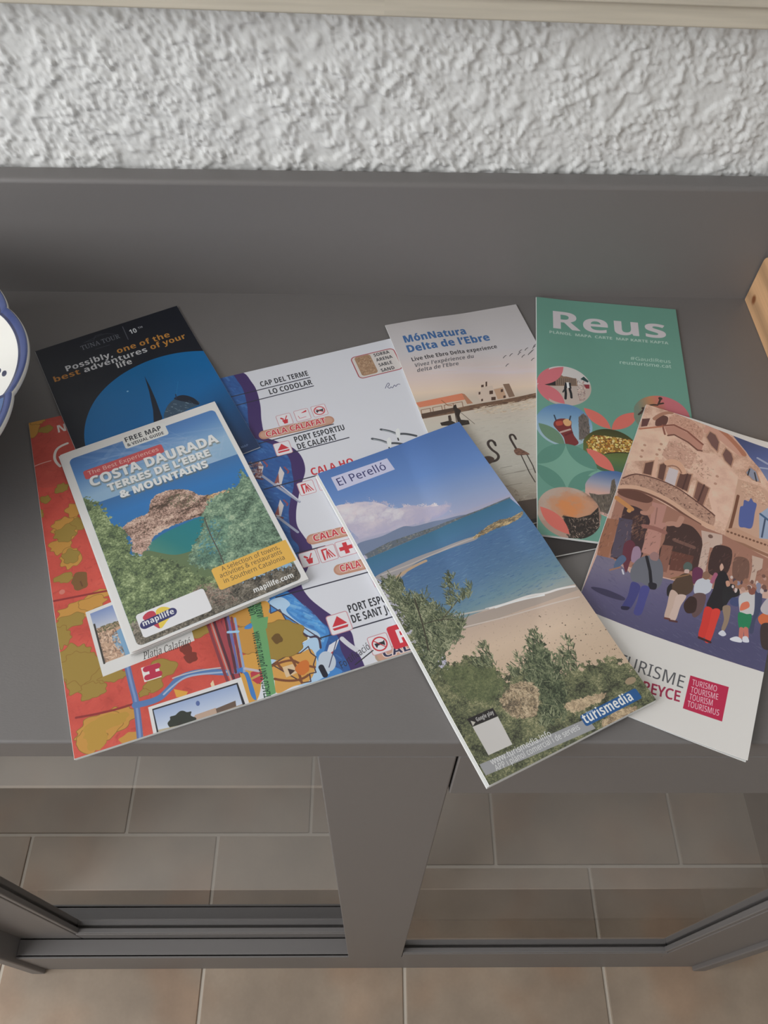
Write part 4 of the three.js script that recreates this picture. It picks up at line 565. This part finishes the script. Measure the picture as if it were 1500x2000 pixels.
  // sea: blue with a violet rim, white margin beyond
  B();
  const rim = [[-60, 200], [60, 230], [140, 238], [185, 290], [215, 340], [238, 430], [245, 520], [268, 610], [330, 640], [410, 670], [460, 705], [492, 755], [503, 820], [480, 900], [462, 980], [450, 1060], [456, 1140], [500, 1210], [545, 1275], [520, 1390], [480, 1480], [520, 1560], [600, 1630], [700, 1700], [775, 1770], [800, 1860], [850, 1960], [870, 2060]];
  p.fill([...rim, [700, 2160], [560, 1800], [360, 1620], [120, 1480], [-120, 1380], [-200, 200]], K('#3a2a58'), true);
  const inn = rim.map(([X, Y], i) => [X - (i > 19 ? 82 : 78) + (i > 12 && i < 17 ? 34 : 0), Y + (i > 19 ? 24 : 0)]);
  p.fill([...inn, [700, 2160], [560, 1800], [360, 1620], [120, 1480], [-120, 1380], [-200, 200]], K('#2c5088'), true); p.strokes([...inn, [700, 2160], [560, 1800], [360, 1620], [120, 1480], [-120, 1380], [-200, 200]], [K('#34609c'), K('#284a80'), K('#4874a8'), K('#2c4478'), K('#24407a')], 2200, 4, { w: 1.0, an: 0.9, spread: 0.9, alpha: 0.5 });
  D(); p.fill([[380, 400], [480, 380], [560, 440], [640, 520], [720, 600], [800, 690], [760, 900], [900, 1000], [600, 1100], [200, 700]], K('#3c74b0'), true); p.strokes([[400, 400], [560, 440], [760, 640], [740, 780], [620, 640], [480, 520]], [K('#3c78b8'), K('#4c8cc4'), K('#78a8d0'), K('#3468a4')], 260, 5, { w: 1.2, an: 0.75, spread: 0.4, alpha: 0.6 });
  p.fill([[340, 460], [430, 420], [500, 470], [470, 520], [520, 580], [620, 650], [720, 700], [740, 800], [700, 860], [740, 960], [800, 1010], [560, 1100], [300, 900], [600, 780], [560, 640], [440, 540]], K('#9ab4cc'), true);
  // coast land in gold
  p.fill([[40, 540], [180, 490], [300, 450], [345, 480], [340, 540], [420, 520], [460, 590], [540, 640], [590, 700], [570, 770], [520, 810], [420, 830], [330, 860], [300, 880], [260, 1180], [170, 1240], [110, 1000]], K('#b98940'), true); p.outline([[345, 480], [350, 545], [420, 515], [470, 600], [545, 640], [600, 710], [640, 730], [700, 715], [740, 745]], K('#3c3444'), 0.6);
  p.line([[590, 690], [640, 735], [700, 718], [730, 745], [735, 810]], K('#3c3040'), 1.2, true); p.line([[330, 872], [480, 830], [560, 790], [640, 735]], K('#c4c8d0'), 1.4, true);
  p.fill([[360, 940], [480, 870], [580, 850], [660, 820], [700, 900], [690, 990], [640, 1070], [520, 1110], [400, 1160], [380, 1060]], K('#b98946'), true); p.outline([[360, 940], [480, 870], [580, 850], [640, 800], [660, 850], [700, 880], [680, 940], [700, 1000], [650, 1010], [660, 1070], [600, 1080]], K('#3c3038'), 0.6);
  for (const q of [[[360, 950], [500, 890], [580, 940], [690, 960]], [[380, 1050], [560, 1090], [640, 1020]], [[500, 880], [560, 960], [590, 1080]], [[400, 920], [430, 1000], [540, 1000]], [[560, 960], [640, 900]], [[420, 1110], [540, 1000]]]) p.line(q, K('#6c4028'), 1.3, true);
  p.fill([[440, 960], [520, 935], [560, 1000], [470, 1040]], K('#c0a888')); p.fill([[480, 970], [540, 985], [500, 1020]], K('#3c2620'));
  p.fill([[320, 660], [380, 650], [440, 700], [430, 780], [400, 840], [320, 850], [300, 740]], K('#a83c34'), true); p.blob(430, 740, 14, olive, 19, 0.16, 11, edge, 0.4); p.blob(400, 740, 3, K('#5c4420'), 9, 0.2, 3); p.blob(600, 960, 4, K('#b4642c'), 9, 0.2, 4);
  p.fill([[20, 580], [100, 620], [130, 760], [210, 820], [120, 860], [40, 700]], K('#a83c34'), true); p.blob(170, 740, 7, gold, 13, 0.2, 9, edge, 0.35); p.blob(120, 540, 9, gold, 13, 0.2, 8, edge, 0.35);
  for (let i = 0; i < 5; i++) p.line([[-30 + i * 26, 560 + i * 6], [60 + i * 22, 1000]], K(['#8c3c44', '#4c2a34', '#5c5c90', '#74343c', '#7c8cb0'][i]), 1.3);
  p.fill([[160, 640], [210, 620], [200, 660], [150, 665]], K('#3c74b0'), true); p.line([[20, 690], [100, 685]], K('#8cb0d0'), 1.4); p.blob(250, 1035, 4, K('#a03440'), 9, 0.3, 4); p.line([[150, 970], [260, 990]], K('#a8a0a8'), 1.4); p.line([[180, 1060], [260, 1020]], K('#a88850'), 1.4);
  p.fill([[90, 990], [130, 960], [140, 1000], [180, 1010], [240, 1200], [200, 1180], [150, 1020]], K('#3c6ca8'), true);
  // green strip with the name of the estate
  p.fill([[175, 490], [272, 462], [330, 760], [390, 1160], [320, 1190], [262, 900], [195, 560]], K('#5c8c5c'));
  const vt = { level: false }; p.text('URBANITZACI\u00d3 SANT JORDI D\u2019ALFAMA', [380, 1330], [258, 680], 5.2, K('#1f3a2c'), vt); p.text('URB', [240, 552], [215, 470], 5.2, K('#1f3a2c'), vt); p.text('MARINA', [300, 580], [272, 440], 5.2, K('#1f3a2c'), vt); p.fill([[190, 590], [330, 570], [322, 660], [225, 680]], K('#5c8c5c'));
  // sailing boats
  p.line([[900, 740], [960, 800], [1050, 850]], K('#b8b8c0'), 2.6, true); p.fill([[770, 890], [800, 790], [880, 740], [850, 820], [800, 880]], K('#c0c0c8')); p.fill([[790, 870], [830, 835], [825, 880]], K('#a83c40')); p.disc(785, 915, 4.6, K('#a8b0bc'), 6); p.line([[860, 750], [800, 960]], K('#3c3c58'), 0.5); p.line([[740, 960], [770, 1020]], K('#1c1c28'), 3);
  B();
  for (const [X, Y, k] of [[350, 850, 1], [350, 1040, 0.9], [230, 810, 0.9]]) { p.fill([[X - 25 * k, Y + 50 * k], [X + 5 * k, Y - 60 * k], [X + 30 * k, Y - 20 * k], [X + 12 * k, Y + 52 * k]], K('#b8b0b0')); p.fill([[X - 30 * k, Y + 40 * k], [X - 5 * k, Y - 20 * k], [X, Y + 44 * k]], K('#7c4848')); p.line([[X - 30 * k, Y + 52 * k], [X + 22 * k, Y + 62 * k]], K('#5c3840'), 1.4); p.line([[X + 30 * k, Y - 55 * k], [X + 55 * k, Y - 30 * k], [X + 50 * k, Y - 20 * k]], K('#7c4450'), 1.0); }
  p.line([[200, 810], [330, 905], [470, 1000]], K('#8a8ea0'), 1.6); p.line([[340, 890], [470, 995]], K('#b0b0bc'), 0.9); p.line([[340, 1090], [460, 1180]], K('#8a8ea0'), 1.6); p.strokes([[160, 760], [250, 780], [240, 860], [180, 850]], [K('#8a5c50'), K('#b0a4a8'), K('#5c3c44')], 60, 3, { w: 0.8 });
  // names and their rules
  const INK = K('#26262c'), RED = K('#b03038'), rule = (a, b) => p.line([a, b], K('#2a2a38'), 0.75);
  rule([60, 380], [530, 264]); rule([100, 428], [552, 314]); rule([230, 655], [670, 540]); rule([165, 778], [762, 620]); rule([262, 926], [620, 832]); rule([440, 1308], [620, 1262]); rule([330, 1566], [930, 1402]); rule([590, 1808], [1080, 1664]);
  p.text('CAP DEL TERME', [240, 320], [526, 250], 6.6, INK).text('LO CODOLAR', [292, 366], [548, 303], 6.6, INK).text('PORT ESPORTIU', [442, 650], [744, 573], 6.6, INK).text('DE CALAFAT', [459, 692], [694, 630], 6.6, INK);
  p.text('PORT ESPORTIU', [762, 1660], [1095, 1568], 7.0, INK).text('DE SANT JORDI', [782, 1720], [1110, 1630], 7.0, INK);
  const pill = (a, b, s, w, col = '#a87c68', ink = RED) => { p.line([a, b], K(col), w); p.line([a, b], K('#b08a78'), w * 0.7); const t = 0.03; p.text(s, [lerp(a[0], b[0], t), lerp(a[1], b[1], t) + 16], [lerp(a[0], b[0], 1 - t), lerp(a[1], b[1], 1 - t) + 16], w * 0.86, ink, { edge: K('#c4b4b0'), edgeMm: 0.9 }); };
  pill([262, 604], [642, 518], 'CALA CALAFAT', 7.4); p.line([[765, 1169], [900, 1136]], K('#b08a78'), 7); pill([548, 1222], [765, 1169], 'CALA C', 7.4); p.line([[842, 1371], [960, 1344]], K('#b08a78'), 7); pill([710, 1402], [842, 1371], 'CALA', 7.4); pill([960, 1912], [1200, 1850], 'CALA', 8, '#a08878', K('#2c2c48'));
  p.text('CALA HO', [542, 846], [800, 780], 8, RED);
  // little signs
  const sign = (X, Y, s, fn, col = '#c6c4c8', ed = '#b08088') => { const [a, b] = p.z(X, Y); c.save(); c.translate(a, b); c.scale(s * S_PX, s * S_PX); c.beginPath(); c.roundRect(0, 0, 1, 1, 0.1); c.fillStyle = K(col); c.fill(); c.strokeStyle = K(ed); c.lineWidth = 0.04; c.stroke(); c.fillStyle = c.strokeStyle = RED; fn(); c.restore(); };
  const poly = (q) => { c.beginPath(); q.forEach(([x, y], i) => (i ? c.lineTo(x, y) : c.moveTo(x, y))); c.closePath(); c.fill(); }, pl = (q, w = 0.07) => { c.lineWidth = w; c.beginPath(); q.forEach(([x, y], i) => (i ? c.lineTo(x, y) : c.moveTo(x, y))); c.stroke(); };
  const cup = () => { poly([[0.32, 0.5], [0.72, 0.5], [0.64, 0.85], [0.4, 0.85]]); pl([[0.55, 0.5], [0.72, 0.2]]); pl([[0.3, 0.3], [0.42, 0.42]], 0.12); }, shade = () => { poly([[0.45, 0.3], [0.88, 0.12], [0.84, 0.3], [0.6, 0.32]]); pl([[0.2, 0.5], [0.25, 0.75], [0.7, 0.72]], 0.03); }, dog = () => { c.lineWidth = 0.07; c.beginPath(); c.arc(0.5, 0.5, 0.36, 0, 7); c.stroke(); c.fillStyle = K('#26262c'); poly([[0.25, 0.42], [0.7, 0.42], [0.78, 0.35], [0.74, 0.66], [0.62, 0.56], [0.4, 0.56], [0.3, 0.68]]); pl([[0.26, 0.26], [0.74, 0.74]], 0.05); }, shower = () => { pl([[0.25, 0.85], [0.25, 0.2], [0.5, 0.2]], 0.1); for (const t of [0.4, 0.55, 0.7]) pl([[0.5, 0.3], [t, 0.8]], 0.06); pl([[0.62, 0.3], [0.85, 0.8]], 0.06); }, sail = () => { poly([[0.5, 0.12], [0.86, 0.6], [0.14, 0.6]]); poly([[0.12, 0.68], [0.88, 0.68], [0.82, 0.8], [0.18, 0.8]]); }, cross = () => { c.fillRect(0.38, 0.14, 0.24, 0.72); c.fillRect(0.14, 0.38, 0.72, 0.24); }, pee = () => { c.fillStyle = K('#c8c4c8'); c.font = 'bold 0.9px sans-serif'; c.save(); c.scale(0.05, 0.05); c.font = 'bold 17px sans-serif'; c.fillText('P', 4.5, 16); c.restore(); }, fork = () => { pl([[0.3, 0.15], [0.5, 0.5], [0.5, 0.85]]); pl([[0.7, 0.15], [0.5, 0.5]]); };
  sign(328, 494, 9.6, cup); sign(433, 466, 9.6, shade); sign(534, 440, 9.6, dog); sign(312, 660, 10.4, sail); sign(452, 893, 10, shower); sign(565, 862, 10, fork); sign(462, 1310, 10, cup); sign(570, 1278, 10.4, shower); sign(676, 1244, 10.8, cross); sign(624, 1683, 12, sail); sign(868, 1808, 11, dog); sign(984, 1748, 13.5, pee, '#b02c38', '#b02c38'); sign(892, 1440, 8, shower);
  // sand sample
  p.rr([[773, 152], [1024, 86], [1078, 208], [828, 276]], 3, K('#bcb6b4'), K('#94444c'), 0.7); p.rr([[795, 146], [892, 124], [930, 236], [838, 258]], 2, K('#94765e')); p.strokes([[806, 150], [890, 130], [922, 230], [840, 250]], [K('#a88a70'), K('#846852'), K('#b09880'), K('#785c48')], 320, 1.4, { w: 0.4, smooth: false });
  for (const [s, a, b] of [['SORRA', [912, 142], [1004, 120]], ['ARENA', [927, 170], [1022, 147]], ['SABLE', [942, 200], [1022, 181]], ['SAND', [956, 232], [1036, 211]]]) p.text(s, a, b, 4.2, INK);
  p.line([[978, 328], [988, 300], [1000, 296], [1002, 312], [988, 318], [1004, 332], [1012, 316], [1020, 330], [1032, 304], [1040, 322], [1050, 300], [1064, 304]], K('#5c5c74'), 0.5, true);
  for (const [X, Y] of [[1052, 600], [1000, 655]]) { p.line([[X - 100, Y - 28], [X - 50, Y - 20], [X - 4, Y], [X + 50, Y - 4], [X + 108, Y + 10]], K('#44484e'), 1.7, true); p.line([[X - 90, Y - 25], [X - 45, Y - 14], [X - 4, Y]], K('#8c9298'), 0.8, true); p.fill([[X - 14, Y - 14], [X + 2, Y - 36], [X + 14, Y - 6], [X + 4, Y + 34]], K('#c8cacc'), true); p.line([[X, Y + 24], [X + 4, Y + 36]], K('#2c2c30'), 0.9); }
  p.text('Fortificaci\u00f3', [720, 1992], [892, 1868], 5.6, INK, { style: 'italic', level: false }); p.line([[800, 1965], [905, 1880]], INK, 0.6);
  // pictures stuck on the map
  A();
  p.fill([[362, 1132], [872, 930], [972, 1290], [460, 1492]], K('#bfbdbb')); p.clip([[388, 1140], [780, 985], [860, 1270], [466, 1416]], false, () => { p.fill([[360, 1140], [800, 960], [830, 1060], [410, 1250]], p.grad([460, 1110], [480, 1200], [[0, K('#6c7ca4')], [1, K('#a4a8b4')]])); p.fill([[405, 1230], [560, 1175], [860, 1070], [880, 1280], [460, 1430]], K('#a88a74')); p.fill([[510, 1270], [600, 1200], [700, 1170], [640, 1340], [590, 1380]], K('#6c8ca8'), true); p.strokes([[410, 1230], [520, 1190], [590, 1380], [470, 1420]], [K('#bca08a'), K('#8c7060'), K('#c8b09c'), K('#5c4c42')], 240, 1.8, { w: 0.6, smooth: false }); p.strokes([[420, 1225], [540, 1180], [560, 1205], [430, 1250]], [K('#4a4c38'), K('#6c6448')], 90, 1.4, { w: 0.5 }); }); p.line([[412, 1200], [468, 1416]], K('#33302e'), 1.0);
  p.text('Platja Calafat\u00f3', [686, 1396], [950, 1300], 6.0, K('#33302e'), { font: 'serif', style: 'italic' });
  p.fill([[712, 1662], [1232, 1494], [1280, 1650], [745, 1830]], K('#c0bebe')); p.fill([[735, 1672], [1212, 1524], [1260, 1660], [765, 1820]], K('#24242a')); p.clip([[742, 1678], [1206, 1534], [1250, 1680], [775, 1820]], false, () => { p.all(p.grad([980, 1600], [1010, 1740], [[0, K('#8494b4')], [1, K('#bac0cc')]])); p.fill([[960, 1730], [975, 1705], [1090, 1665], [1100, 1710], [985, 1740]], K('#a48c7c')); p.fill([[1090, 1670], [1150, 1645], [1200, 1625], [1205, 1660], [1100, 1705]], K('#5c4c42')); p.fill([[985, 1735], [1250, 1640], [1260, 1700], [980, 1780]], K('#8c7a68')); p.blob(900, 1730, 6.5, K('#2c302a'), 13, 0.25, 4.5); p.line([[895, 1745], [880, 1762]], K('#2c2a26'), 0.8); p.fill([[760, 1790], [920, 1755], [1000, 1735], [1000, 1790], [780, 1830]], K('#a0947c')); p.disc(990, 1640, 1.0, K('#4c5c8c'), 1.4); });
  p.fill([[672, 1442], [764, 1414], [788, 1492], [692, 1522]], K('#c6c2c0')); { const H = K('#a02840'); p.line([[700, 1450], [765, 1430]], H, 3.2); p.line([[708, 1496], [775, 1474]], H, 3.2); p.line([[733, 1442], [741, 1484]], H, 3.2); }
  p.text('N', [204, 130], [262, 112], 9, K('#c2bcb8')); p.line([[262, 188], [215, 205], [190, 240], [190, 290], [222, 316]], K('#c0bab4'), 1.7, true);
  return p;
}


// ---- paper: every leaflet is a stack of folded sheets; the top one carries the print
function slab(key, i, inset) {
  const S = SHEETS[key], nu = 34, nv = Math.round(34 * S.l / S.w), ts = S.t / S.n, pos = [], uv = [], idx = [], strip = inset.strip;
  const x0 = -inset.left, x1 = S.w + inset.right, z0 = -inset.top, z1 = S.l + inset.bottom, row = nu + 1, N = row * (nv + 1);
  for (const top of [1, 0]) for (let j = 0; j <= nv; j++) for (let k = 0; k <= nu; k++) {
    const u = lerp(x0, x1, k / nu), v = lerp(z0, z1, j / nv), wx = S.x + u * S.c - v * S.s, wz = S.z + u * S.s + v * S.c;
    const y = support(key, wx, wz) + (S.lift ? S.lift(clamp(u / S.w, 0, 1), clamp(v / S.l, 0, 1)) * ((i + 1) / S.n) : 0) + ts * i + (top ? ts * 0.93 : 0.00003);
    pos.push(u - S.w / 2, y - TABLE, v - S.l / 2);
    if (top && strip) uv.push(k / nu, 1 - (j / nv) * (1 - strip)); else uv.push(0.5, strip ? strip * 0.4 : 0.5);
  }
  for (let j = 0; j < nv; j++) for (let k = 0; k < nu; k++) { const a = j * row + k, b = a + 1, c = a + row, d = c + 1; idx.push(a, c, b, b, c, d, N + a, N + b, N + c, N + b, N + d, N + c); }
  const side = (ring) => { const base = pos.length / 3; for (const a of ring) for (const o of [0, N]) { pos.push(pos[3 * (a + o)], pos[3 * (a + o) + 1], pos[3 * (a + o) + 2]); uv.push(0.5, strip ? strip * 0.4 : 0.5); } for (let m = 0; m + 1 < ring.length; m++) { const p = base + 2 * m; idx.push(p, p + 1, p + 2, p + 2, p + 1, p + 3); } };
  const seq = (n, f) => Array.from({ length: n + 1 }, (_, m) => f(m));
  side(seq(nu, (m) => nv * row + m)); side(seq(nu, (m) => nu - m)); side(seq(nv, (m) => m * row)); side(seq(nv, (m) => (nv - m) * row + nu));
  const g = new THREE.BufferGeometry(); g.setAttribute('position', new THREE.Float32BufferAttribute(pos, 3)); g.setAttribute('uv', new THREE.Float32BufferAttribute(uv, 2)); g.setIndex(idx); g.computeVertexNormals(); return g;
}
function leaflet(key, name, label, print, gloss, spread = 0.0005, lean = {}) {
  const S = SHEETS[key], u = S.w / 2, v = S.l / 2, rnd = seeded(key.length * 31 + S.n);
  const g = thing(name, label, name === 'folded_map' ? 'map' : 'leaflet', [S.x + u * S.c - v * S.s, TABLE, S.z + u * S.s + v * S.c]); g.rotation.y = -S.a;
  for (let i = 0; i < S.n - 1; i++) { const d = () => (rnd() - 0.35) * spread, f = (S.n - 1 - i) / S.n; mesh('folded_sheet', slab(key, i, { left: d() + (lean.left || 0) * f, right: d(), top: d() * 0.4, bottom: d() + (lean.bottom || 0) * f }), M.paper, g); }
  mesh('cover', slab(key, S.n - 1, { left: 0, right: 0, top: 0, bottom: 0, strip: print.strip / (print.H + print.strip) }), std({ map: print.texture(), roughness: gloss }), g);
  return g;
}
leaflet('map', 'folded_map', 'large folded coastal map printed in red, blue and white, lying under the other leaflets', artMap(), 0.5, 0.0006);
leaflet('boat', 'leaflet', 'dark navy leaflet with a blue circle and orange and white lettering', artBoat(), 0.4, 0.0004, { left: 0.0003 });
leaflet('delta', 'leaflet', 'pale leaflet with blue title, white houses on the water and two flamingos', artDelta(), 0.45);
leaflet('town', 'leaflet', 'green town map leaflet with large white title and round photographs', artTown(), 0.5, 0.0005, { bottom: 0.0006, left: 0.0004 });
leaflet('guide', 'leaflet', 'white bordered visual guide leaflet showing a rocky cove and pine trees', artGuide(), 0.5, 0.0008, { left: 0.0020 });
leaflet('street', 'leaflet', 'tourism leaflet with an ornate stone building, walking people and a crimson square', artStreet(), 0.5, 0.0004, { left: 0.0003 });
leaflet('beach', 'leaflet', 'narrow leaflet with blue sky, sandy beach, sea and pine shrubs', artBeach(), 0.5, 0.001, { left: 0.0020 });

// ---------------------------------------------------------------- scalloped ceramic bowl
{
  const R = 0.1235, lobes = 10, CX = -0.3250, CZ = -0.3250;
  const d = thing('ceramic_bowl', 'flared white ceramic bowl with scalloped rim painted in cobalt blue', 'bowl', [CX, TABLE, CZ]);
  const rim = (phi) => { const t = ((phi - rad(1.4)) / (2 * Math.PI / lobes)) % 1, f = t < 0 ? t + 1 : t; return R * (0.978 + 0.038 * Math.pow(Math.sin(Math.PI * f), 0.75)); };
  const prof = [[0, 0.008], [0.2, 0.008], [0.36, 0.009], [0.46, 0.013], [0.56, 0.022], [0.66, 0.034], [0.76, 0.0445], [0.87, 0.0525], [0.96, 0.0585], [0.985, 0.0605], [0.998, 0.0595], [1, 0.0575], [0.992, 0.0555], [0.9, 0.049], [0.78, 0.040], [0.66, 0.028], [0.56, 0.016], [0.46, 0.006], [0.40, 0.003], [0.385, 0.0002], [0.35, 0.0002], [0.34, 0.003], [0, 0.003]];
  const n = 240, pos = [], uv = [], idx = [];
  for (const [f, y] of prof) for (let i = 0; i <= n; i++) { const p = i / n * Math.PI * 2, k = sstep(f, 0.45, 0.75), r = f * lerp(R, rim(p), k); pos.push(Math.cos(p) * r, y, Math.sin(p) * r); uv.push(0.5 + Math.cos(p) * r / 0.30, 0.5 - Math.sin(p) * r / 0.30); }
  for (let j = 0; j + 1 < prof.length; j++) for (let i = 0; i < n; i++) { const a = j * (n + 1) + i, b = a + 1, c = a + n + 1; idx.push(a, b, c, b, c + 1, c); }
  const g = new THREE.BufferGeometry(); g.setAttribute('position', new THREE.Float32BufferAttribute(pos, 3)); g.setAttribute('uv', new THREE.Float32BufferAttribute(uv, 2)); g.setIndex(idx); g.computeVertexNormals();
  const cv = document.createElement('canvas'); cv.width = cv.height = 1500; const c = cv.getContext('2d'), px = 1500 / 0.30, rnd = seeded(5);
  const at = (p, r) => [750 + Math.cos(p) * r * px, 750 + Math.sin(p) * r * px];
  c.fillStyle = '#e9e6df'; c.fillRect(0, 0, 1500, 1500);
  const band = (a, b, f0, f1, col) => { c.beginPath(); for (let i = 0; i <= 60; i++) { const p = lerp(a, b, i / 60); c.lineTo(...at(p, rim(p) * f1)); } for (let i = 60; i >= 0; i--) { const p = lerp(a, b, i / 60); c.lineTo(...at(p, rim(p) * f0)); } c.closePath(); c.fillStyle = col; c.fill(); };
  for (let k = 0; k < lobes; k++) {
    const a = rad(1.4) + k * 2 * Math.PI / lobes, b = a + 2 * Math.PI / lobes;
    band(a, b, 0.952, 0.994, '#36457a'); band(a, b, 0.944, 0.957, '#1f2850');
    if (k % 2 === 0) { band(a, b, 0.60, 0.95, '#47628f'); for (let m = 0; m < 40; m++) { const p = lerp(a, b, rnd()), f = 0.62 + rnd() * 0.3; band(p, p + 0.05 + 0.1 * rnd(), f, f + 0.03, m % 2 ? 'rgba(34,48,110,0.35)' : 'rgba(120,150,180,0.3)'); } band(a, a + 0.02, 0.6, 0.95, '#232c58'); band(b - 0.02, b, 0.6, 0.95, '#232c58'); }
    else for (const [dp, f] of [[0.16, 0.84], [0.195, 0.875], [0.25, 0.835]]) { const p = b - dp, q = at(p, rim(p) * f); c.save(); c.translate(...q); c.rotate(p + 1.2); c.beginPath(); c.ellipse(0, 0, 15, 8, 0, 0, 7); c.fillStyle = '#1b2147'; c.fill(); c.restore(); }
  }
  c.fillStyle = '#3d4a3a'; for (let k = 0; k < 5; k++) { const q = at(rad(-27) + k * 1.2566, 0.098); c.save(); c.translate(...q); c.rotate(k * 1.2566 + 0.9); c.beginPath(); c.ellipse(0, 0, 90, 34, 0, 0, 7); c.fill(); c.restore(); }
  const tex = new THREE.CanvasTexture(cv); tex.colorSpace = THREE.SRGBColorSpace;
  mesh('glazed_body', g, new THREE.MeshPhysicalMaterial({ map: tex, roughness: 0.25, clearcoat: 0.5, clearcoatRoughness: 0.1, side: THREE.DoubleSide }), d);
}

// ---------------------------------------------------------------- pine tray
{
  const t = thing('wooden_tray', 'pine wooden tray with rounded corners against the raised back', 'tray', [0.2805, TABLE, ZB + 0.0012]);
  const grain = noiseTexture(512, 0.22, (u, v) => {
    const w = v * 9 + 0.5 * fbm(u * 2.4, v * 2.4, 4, 3), ring = Math.pow(0.5 + 0.5 * Math.sin(w * 6.283), 2.2), fine = fbm(u * 5, v * 140, 2, 3), kd = Math.hypot((u - 0.055) * 1.1, v - 0.045);
    const l = 1 - 0.16 * ring + 0.07 * fine, k = 1 - sstep(kd, 0.006, 0.022);
    return [lerp(0.84 * l, 0.50, k), lerp(0.66 * l, 0.30, k), lerp(0.49 * l, 0.17, k)].map((c) => clamp(c, 0, 1));
  });
  const pine = std({ map: grain, roughness: 0.55 });
  const L = 0.20, Wd = 0.26, h = 0.042, th = 0.012;
  const side = () => { const s = new THREE.Shape(), r = 0.009; s.moveTo(0.0008, 0); s.lineTo(L, 0); s.lineTo(L, h - r); s.quadraticCurveTo(L, h, L - r, h); s.lineTo(r, h); s.quadraticCurveTo(0, h, 0, h - r); s.lineTo(0, 0.0008); s.closePath(); const g = new THREE.ExtrudeGeometry(s, { depth: th - 0.002, bevelEnabled: true, bevelSize: 0.001, bevelThickness: 0.001, bevelOffset: -0.001, bevelSegments: 2, curveSegments: 10 }); g.rotateY(-Math.PI / 2).translate(th - 0.001, 0, 0); return planarUV(g, 2, 1); };
  mesh('side_board', side(), pine, t); mesh('side_board', side().translate(Wd - th, 0, 0), pine, t);
  for (const z of [0.002, L - 0.012]) mesh('end_board', planarUV(rbox(th, Wd - th, 0.0003, h - 0.004, z, z + 0.010, 0.001), 0, 1), pine, t);
  mesh('bottom_board', planarUV(box(th, Wd - th, 0.0004, 0.006, 0.012, L - 0.012), 0, 2), pine, t);
}

renderer.render(scene, camera);
